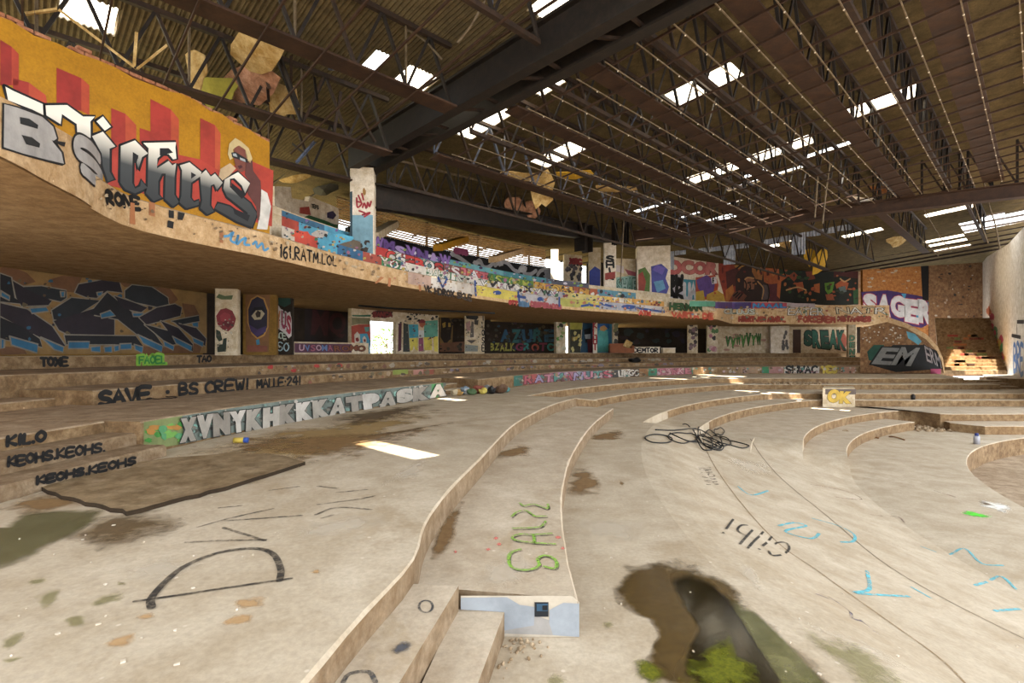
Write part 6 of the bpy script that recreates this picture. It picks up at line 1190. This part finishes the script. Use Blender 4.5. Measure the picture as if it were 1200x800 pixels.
# ================================================================== loose things
def crumple(name, x, y, z, r, mat, seed, flat=.55, parent=None, **kw):
    rn = random.Random(seed); bm = bmesh.new(); bmesh.ops.create_icosphere(bm, subdivisions=2, radius=1)
    sx, sy = rn.uniform(.7, 1.3), rn.uniform(.7, 1.2)
    for q in bm.verts: k = 1 + rn.uniform(-.22, .22); q.co = Vector((q.co.x * r * sx * k, q.co.y * r * sy * k, (q.co.z + .92) * r * flat * k))
    for q in bm.verts: q.co.z = max(0, q.co.z); q.co += Vector((x, y, z))
    return bmk(name, bm, mat, parent, **kw)
# worn screed sheet lying on the terrace
P = [(42, 568), (75, 580), (110, 590), (152, 598), (200, 586), (262, 570), (310, 556), (355, 541), (330, 533), (270, 530), (200, 536), (165, 541), (150, 548)]
base = [G(x, y, ZL2 + .05) for x, y in P]; base = [q for a, b in zip(base, base[1:] + base[:1]) for q in [(a[0] + (b[0] - a[0]) * t, a[1] + (b[1] - a[1]) * t) for t in (0, .25, .5, .75)]]; rn = random.Random(3); base = [(x + rn.uniform(-.03, .03), y + rn.uniform(-.03, .03)) for x, y in base]
prism('screed_slab', base, ZL2 + .05, ZL2 + .002, concrete('damp_screed', '#8f7a5a', '#6f5a3e', '#a8957a', '#57452c', s1=.9, s2=3, lo=.48, hi=.7), plain('dark_screed_edge', '#33271a', .95, .4), label='thin dark slab of broken screed lying on the broad terrace', cat='slab')
# cable heap
cab = empty('cable_heap', (*SR.hit(820, 515), SR.zz(*SR.hit(820, 515))), label='tangled heap of black cable on the sloping floor', cat='cable')
rn = random.Random(4)
def loop(C, rx, ry, rot, n=18, turns=1.0):
    out = []
    for k in range(int(n * turns) + 1):
        a = 2 * math.pi * k / n; x = rx * math.cos(a); y = ry * math.sin(a); r_ = math.radians(rot)
        out.append((C[0] + x * math.cos(r_) - y * math.sin(r_), C[1] + x * math.sin(r_) + y * math.cos(r_)))
    return out
CB_ = [[(768, 504), (790, 505), (815, 505), (832, 512), (840, 524)], [(800, 498), (806, 500), (818, 504), (824, 515), (845, 526)], loop((772, 515), 16, 5, 4, turns=1.1), loop((800, 514), 17, 6, 6, turns=1.2), loop((843, 507), 6, 4, 0, turns=1.3), [(838, 512), (850, 516), (866, 519), (878, 523), (870, 526), (855, 522), (840, 519)], loop((832, 516), 16, 9, 35, turns=1.4), loop((826, 520), 12, 7, 50, turns=1.6), [(812, 506), (820, 518), (832, 526), (846, 529), (846, 522), (830, 514)], [(785, 508), (805, 517), (822, 521), (840, 527)], loop((845, 518), 12, 5, 15, turns=1.2)]
for i, L in enumerate(CB_):
    pts = []
    for k, (x, y) in enumerate(L): q = SR.hit(x, y); pts.append((q[0], q[1], SR.zz(*q) + .02 + .05 * abs(math.sin(k * .7 + i)) * (1 if 805 < x < 855 else .2)))
    tube_mesh('cable_loop', catmull(pts, 3), .018, M['cable'], cab, 5)
# litter heap beside the small steps
LC = [('tan', '#c8b48a'), ('ochre', '#b88a3a'), ('blue-grey', '#8aa0b0'), ('white', '#d8d4cc'), ('green', '#5a7a4a'), ('brick red', '#a8503a'), ('yellow', '#d8c040'), ('silver grey', '#a8a8a4'), ('black', '#2a2828'), ('pink', '#c08a90'), ('brown', '#6a4a30'), ('turquoise', '#5a9a98')]
for k, (nm, c) in enumerate(LC):
    px = 533 + k * 5.3 + rn.uniform(-1.5, 1.5); py = 464 - (px - 532) * .06 - rn.random() * 1.5
    x, y = G(px, py, ZL2); crumple('litter_bag', x, y, ZL2, rn.uniform(.13, .24), paint(c), 100 + k, .75, label='crumpled %s bag in the litter heap by the small steps' % nm, cat='bag', group='litter beside the small steps')
# stones, sticks, cans, paper
x, y = SR.hit(992, 515); x, y = G(992, 516, ZLF); crumple('stone', x, y, ZLF, .26, M['rubble'], 7, .8, label='pale rounded stone at the foot of the curved lowest bench', cat='stone')
for i, (a, b) in enumerate((((1005, 512), (1030, 514)), ((1042, 512), (1060, 516)), ((1040, 508), (1055, 506)))):
    A_, B_ = G(*a, ZLF), G(*b, ZLF); m = ((A_[0] + B_[0]) / 2, (A_[1] + B_[1]) / 2 + .1); tube_mesh('stick', catmull([(*A_, ZLF + .03), (*m, ZLF + .06), (*B_, ZLF + .03)], 4), .03, M['wood'], sides=5, label=['longest dry stick beside the pale stone', 'dry stick right of the pale stone', 'short dry stick nearest the lowest bench'][i], cat='stick')
def can(px, py, z, h, r, c1, c2, lab, cat, lying=False):
    x, y = G(px, py, z); o = empty(cat, (x, y, z), label=lab, cat=cat)
    if lying: tube_mesh('can_body', [(x - h / 2, y, z + r), (x + h * .2, y + .02, z + r)], r, paint(c1), o, 12); tube_mesh('can_band', [(x + h * .2, y + .02, z + r), (x + h / 2, y + .03, z + r)], r * .98, paint(c2), o, 12)
    else: tube_mesh('can_body', [(x, y, z), (x, y, z + h * .75)], r, paint(c1), o, 12); tube_mesh('can_cap', [(x, y, z + h * .75), (x, y, z + h)], r * .6, paint(c2), o, 12)
can(1144.5, 520, ZLF, .42, .1, '#c8c8d4', '#2a3a8a', 'small white and blue bottle standing near the round pit', 'bottle')
can(282, 519, ZL2, .24, .05, '#e0c020', '#2a5ac0', 'yellow and blue can lying on the damp terrace', 'can', True)
can(1070, 468, ZLC, .3, .1, '#2a2420', '#3a302a', 'small dark bottle on the far steps right of the yellow block', 'bottle')
rn = random.Random(9); bm = bmesh.new()
for k in range(110):
    px, py = rn.uniform(0, 1200), 470 + 330 * rn.random() ** 1.2
    if px > 690: q = SR.hit(px, py); z = SR.zz(*q)
    elif py > 560 and px > 360 or px > 600: continue
    else: q = G(px, py, ZL2); z = ZL2
    R = math.hypot(q[0] - CXW, q[1] - CYW)
    if px > 690 and (R > 27.2 or R < 17.6 or q[1] > 15): continue
    if px <= 690 and not (29.3 < R < 33.0): continue
    s = rn.uniform(.006, .02); m = Matrix.Translation((q[0], q[1], z + .005)) @ Matrix.Rotation(rn.random() * 6, 4, 'Z') @ Matrix.Diagonal((s, s * rn.uniform(.4, 1), .006, 1)); bmesh.ops.create_cube(bm, size=1.4, matrix=m)
bmk('paper_scraps', bm, M['white_plaster'], label='white paper scraps and lime chips scattered over the floor', cat='scraps', kind='stuff')
bm = bmesh.new()
for k in range(130):
    px, py = rn.gauss(600, 16), rn.gauss(752, 12)
    if k > 80: px, py = rn.gauss(575, 8) , rn.uniform(760, 800)
    q = G(px, py, 0)
    if q[1] > 3.95 or q[0] < -.03 - (3.97 - q[1]) * .2: continue
    s = rn.uniform(.006, .028); m = Matrix.Translation((q[0], q[1], s * .4)) @ Matrix.Rotation(rn.random() * 6, 4, (rn.random(), rn.random(), rn.random())) @ Matrix.Diagonal((s, s * .8, s * .6, 1)); bmesh.ops.create_icosphere(bm, subdivisions=1, radius=1, matrix=m)
bmk('rubble', bm, M['rubble'], label='crumbled concrete rubble beside the lower near step', cat='rubble', kind='stuff')
bm = bmesh.new()
for k in range(140):
    x = rn.uniform(18.3, 20.6); y = 23.7 + rn.uniform(-.9, .5); s = rn.uniform(.03, .14)
    m = Matrix.Translation((x, y, ZLF + s * .3)) @ Matrix.Rotation(rn.random() * 6, 4, (rn.random(), rn.random(), rn.random())) @ Matrix.Diagonal((s, s * .8, s * .6, 1)); bmesh.ops.create_icosphere(bm, subdivisions=1, radius=1, matrix=m)
bmk('rubble', bm, M['rubble'], label='rubble in the gap between the two lowest benches', cat='rubble', kind='stuff')
bm = bmesh.new()
for k in range(160):
    px = rn.gauss(905, 14); py = rn.uniform(446, 452); q = G(px, 452, 0); s = rn.uniform(.03, .15)
    m = Matrix.Translation((q[0] + rn.uniform(-.6, .6), 31.0 - rn.random() * .9, .3 + s * .2)) @ Matrix.Rotation(rn.random() * 6, 4, (rn.random(), rn.random(), rn.random())) @ Matrix.Diagonal((s, s * .8, s * .5, 1)); bmesh.ops.create_icosphere(bm, subdivisions=1, radius=1, matrix=m)
bmk('rubble', bm, M['rubble'], label='heap of rubble on the far narrow ledge left of centre', cat='rubble', kind='stuff')
# old seating in the dark recess
def box3(name, c, sx, sy, sz, mat, parent=None, rz=0, rx=0, bev=.02, **kw):
    bm = bmesh.new(); bmesh.ops.create_cube(bm, size=1)
    for q in bm.verts: q.co = Vector((q.co.x * sx, q.co.y * sy, q.co.z * sz))
    bmesh.ops.bevel(bm, geom=bm.edges[:], offset=bev, segments=2, affect='EDGES')
    bmesh.ops.transform(bm, verts=bm.verts, matrix=Matrix.Translation(c) @ Matrix.Rotation(rz, 4, 'Z') @ Matrix.Rotation(rx, 4, 'X')); return bmk(name, bm, mat, parent, **kw)
dS = 41.5; x, y = at(728, dS); so = empty('sofa', (x, y, ZL6), label='old orange-brown sofa in the dark recess', cat='sofa'); OB = plain('orange_brown_vinyl', '#7a4018', .6, .3)
box3('seat', (x, y, ZL6 + .22), 1.9, .8, .4, OB, so, bev=.06); box3('backrest', (x, y + .35, ZL6 + .5), 1.9, .22, .6, OB, so, bev=.06)
for sx in (-.9, .9): box3('armrest', (x + sx, y, ZL6 + .32), .2, .8, .6, OB, so, bev=.05)
x, y = at(757, dS); cb = empty('counter', (x, y, ZL6), label='low white counter with black scribbles beside the sofa', cat='counter'); box3('counter_body', (x, y, ZL6 + .24), 2.1, .6, .46, M['white_plaster'], cb); box3('counter_top', (x, y, ZL6 + .5), 2.2, .7, .05, M['plaster'], cb, bev=.01); write(Plane((x - 1, y - .31), (x + 1, y - .31)), 'DEMTOR', ((743, 408), (771, 408), (771, 412.5), (743, 412.5)), .1, BLK, cb)
x, y = at(736.5, dS + .12); pb = empty('panel_board', (x, y, ZL6 + .2), label='tilted pale square board leaning above the sofa', cat='board'); bo_ = box3('board_sheet', (x, y, ZL6 + .82), .6, .05, .6, M['foam'], pb); bo_.data.transform(Matrix.Translation((x, y, ZL6 + .82)) @ Matrix.Rotation(.5, 4, 'Y') @ Matrix.Translation((-x, -y, -ZL6 - .92)))
x, y = at(783, dS); gb = empty('crate', (x, y, ZL6), label='pale grey crate right of the white counter', cat='crate'); box3('crate_body', (x, y, ZL6 + .2), 1.0, .6, .36, M['plaster'], gb); box3('crate_lid', (x, y, ZL6 + .41), 1.04, .64, .05, M['white_plaster'], gb, bev=.01)
x, y = at(744, 37.3); crumple('bag', *on(744, 37.6), ZL4, .42, M['cable'], 5, .45, label='black bag lying on the far step below the sofa', cat='bag')
# wire ring by the word SAVE
x, y = G(190, 467, ZL3); tube_mesh('wire_ring', [(x + .3 * math.cos(a * .42), y + .3 * math.sin(a * .42), ZL3 + .02 + .01 * (a % 2)) for a in range(16)], .012, M['rust'], label='rusty wire ring lying below the black word SAVE', cat='wire'); A_, B_ = G(150, 470, ZL3), G(186, 466, ZL3); tube_mesh('pole', [(*A_, ZL3 + .12), (*B_, ZL3 + .05)], .02, M['rail'], label='thin pale pole lying across the black word SAVE', cat='pole')
# ================================================================== torn ceiling pieces and hanging wires
def torn(px, py, d, w, h, mat, lab, seed, tilt=.5, rz=0.0):
    rn = random.Random(seed); x, y = at(px, d); z = Z(py, d); n = 12; top = []; 
    ring = [(w / 2 * math.cos(2 * math.pi * k / n) * rn.uniform(.75, 1.15), h / 2 * math.sin(2 * math.pi * k / n) * rn.uniform(.7, 1.2)) for k in range(n)]
    mt = Matrix.Translation((x, y, z)) @ Matrix.Rotation(rz, 4, 'Z') @ Matrix.Rotation(tilt, 4, 'X'); v = []
    for o_ in (0, .03):
        for a, b in ring: v.append(mt @ Vector((a, o_ + .25 * a * a / w, b)))
        v.append(mt @ Vector((0, o_ - .08, 0)))
    f = [(k, (k + 1) % n, n) for k in range(n)] + [(n + 1 + (k + 1) % n, n + 1 + k, 2 * n + 1) for k in range(n)] + [((k + 1) % n, k, n + 1 + k, n + 1 + (k + 1) % n) for k in range(n)]
    return mk('torn_panel', v, f, mat, label=lab, cat='panel')
YEL = plain('yellow_foam', '#b8902a', .9, .3); PNK = concrete('torn_pink_board', '#b98a70', '#94664c', '#cba58c', '#6e4a34', s1=1.5, s2=4)
for a in ((637, 222, 21, 1.1, 1.6, M['foam'], 'curled tan panel hanging below the balcony roof', 1, .3, .4), (612, 208, 19.5, 1.9, .5, M['foam'], 'tan torn strip above the curled panel', 2, 1.1, .3), (674, 205, 20.5, 1.6, .5, YEL, 'ochre torn strip hanging under the trusses', 3, 1.2, -.2), (722, 222, 22, 2.2, .45, M['foam'], 'long tan strip hanging at the girder joint', 4, 1.2, .1),
          (602, 240, 25.5, 1.0, .8, PNK, 'pink torn board, left of the pair on the balcony girder', 5, .2, .3), (622, 246, 26.5, 1.1, .9, PNK, 'pink torn board, right of the pair on the balcony girder', 6, .2, .3), (962, 306, 40, 2.0, 2.2, YEL, 'folded bright yellow sheet hanging before the far mural', 7, .3, .5), (949, 300, 40.2, 1.0, 1.5, YEL, 'narrow yellow sheet beside the folded yellow sheet', 8, .1, -.4),
          (1052, 282, 38, 1.8, 1.0, M['foam'], 'pale triangular panel dangling near the orange wall', 9, .7, .2), (927, 287, 36, 1.6, .8, M['foam'], 'pale square panel dangling over the far balcony', 10, .9, .2), (228, 82, 12.6, 1.0, .9, M['foam'], 'curled grey panel above the mustard wall', 11, .3, -.6), (300, 62, 12.2, 2.2, .9, M['foam'], 'large tan board sagging left of the main girder', 12, 1.0, -.6), (285, 100, 13.3, 2.6, 1.0, PNK, 'torn board above the end of the mustard wall', 13, .9, -.6), (330, 118, 14, 1.3, .9, M['foam'], 'small torn board left of the tall pale column', 14, .5, -.4), (250, 108, 13.6, 1.8, .7, plain('yellow_green_board', '#8f8a3a', .9, .3), 'greenish torn board above the mustard wall', 15, .6, -.5), (345, 210, 22, 1.9, .35, M['foam'], 'fallen tan board on the broken white balcony wall', 16, 1.0, -.4), (380, 222, 24, 1.6, .5, M['rust_dark'], 'charred board leaning on the broken white wall', 17, .6, -.4), (1035, 222, 27, 2.0, .6, plain('charred_orange_board', '#6a4018', .9, .5), 'burnt orange board under the far girder', 18, .9, .5), (1010, 236, 24, 2.2, .5, M['white_plaster'], 'pale strip lying on the far girder', 19, 1.1, .4)): torn(*a)
def wire(P, r, mat, lab, cat='wire'): return tube_mesh('hanging_wire', catmull(P, 5), r, M[mat], sides=5, label=lab, cat=cat)
def W3(L, d): return [(*at(x, d), Z(y, d)) for x, y in L]
wire(W3([(733, 140), (733, 200), (731, 260), (727, 330)], 27), .035, 'rail', 'long pale cord hanging near the slim upper column')
wire(W3([(720, 188), (733, 189)], 27), .2, 'foam', 'small pale box threaded on the long cord', 'box')
for i, (L, d, m) in enumerate((([(973, 192), (968, 225), (964, 262)], 20, 'rail'), ([(960, 192), (957, 225), (955, 255)], 20, 'rail'), ([(758, 98), (750, 125), (738, 150)], 16, 'rust_blue'), ([(676, 122), (678, 140), (681, 152)], 17, 'rust_blue'), ([(395, 2), (440, 20), (490, 42), (518, 70)], 13, 'rail'), ([(568, 0), (552, 30), (536, 50)], 11, 'rail'), ([(1079, 236), (1083, 246), (1100, 275), (1115, 295)], 30, 'rail'), ([(1048, 248), (1075, 275), (1100, 300)], 32, 'rail'), ([(1140, 232), (1148, 258), (1158, 285)], 24, 'rail'), ([(1147, 186), (1158, 236), (1166, 262), (1172, 292)], 24, 'rail'), ([(420, 358), (470, 362), (520, 364), (580, 367)], 25.6, 'cable'))):
    wire(W3(L, d), .03 if m != 'cable' else .05, m, ['pale wire, right of the pair under the far girder', 'pale wire, left of the pair under the far girder', 'bent blue-grey rod hanging between the trusses', 'short blue-grey rod hanging right of the main girder', 'long pale bent pipe left of the main girder', 'pale diagonal rod left of the main girder', 'loose pale rail over the staircase', 'loose pale rail over the orange wall', 'pale rail dangling at the right wall', 'pale rail dangling farthest right', 'black cable sagging under the balcony by the doorway'][i])
# extra stays in the wrecked bay above the mustard wall
rn = random.Random(21); bay = empty('roof_bracing', (*at(330, 20), Z(110, 20)), label='tangle of bent steel bracing above the end of the mustard wall', cat='bracing')
for k in range(26):
    px, py = rn.uniform(215, 420), rn.uniform(60, 190); d = min(rn.uniform(14, 22), 7.3 * F / (412 - py)); dx, dy = rn.uniform(-30, 30), rn.uniform(20, 55)
    if py + dy > 200 or py < 60 + (420 - px) * .05: dy = 20
    p, q = (*at(px, d), Z(py, d)), (*at(px + dx, d + rn.uniform(-1, 1)), Z(py + dy, d)); beam('brace', p, q, .07, .07, M[rn.choice(['rust_dark', 'rust', 'rust_blue'])], bay, 'angle')
for i, (a, b) in enumerate((((25, 17), (68, 11)), ((70, 12), (158, 79)), ((160, 38), (157, 78)), ((195, 52), (160, 80)))): beam('brace', (*at(a[0], 10.2), Z(a[1], 10.2)), (*at(b[0], 10.2), Z(b[1], 10.2)), .05, .05, M['foam'], bay, 'angle')
# ================================================================== shrubs outside the doorway
def shrub(x, y, z, r, lab, seed):
    rn = random.Random(seed); o = empty('shrub', (x, y, z), label=lab, cat='shrub'); bm = bmesh.new()
    for k in range(420):
        a = rn.random() * 6.28; h = rn.random(); rr = r * math.sqrt(rn.random()) * (1.1 - .6 * h); p = Vector((x + rr * math.cos(a), y + rr * math.sin(a), z + .1 + h * r * 1.5)); s = rn.uniform(.06, .16)
        m = Matrix.Translation(p) @ Matrix.Rotation(rn.random() * 6, 4, (rn.random() - .5, rn.random() - .5, rn.random())); q = [bm.verts.new(m @ Vector(c)) for c in ((-s, 0, 0), (0, s * .4, 0), (s, 0, .02), (0, -s * .4, 0))]; bm.faces.new(q)
    bmk('foliage', bm, M['leaf'], o, kind='stuff')
    for k in range(4): tube_mesh('stem', [(x, y, z), (x + rn.uniform(-.4, .4) * r, y + rn.uniform(-.4, .4) * r, z + r)], .03, M['wood'], o, 5)
shrub(*at(455, 38), 1.9, 1.3, 'pale green shrub seen through the bright doorway', 1); shrub(*at(441, 44), 1.9, 1.2, 'second shrub farther off through the bright doorway', 2)

wire(W3([(958, 304), (956, 280), (954, 262), (952, 250)], 40), .03, 'rail', 'thin wire from which the folded yellow sheet hangs')
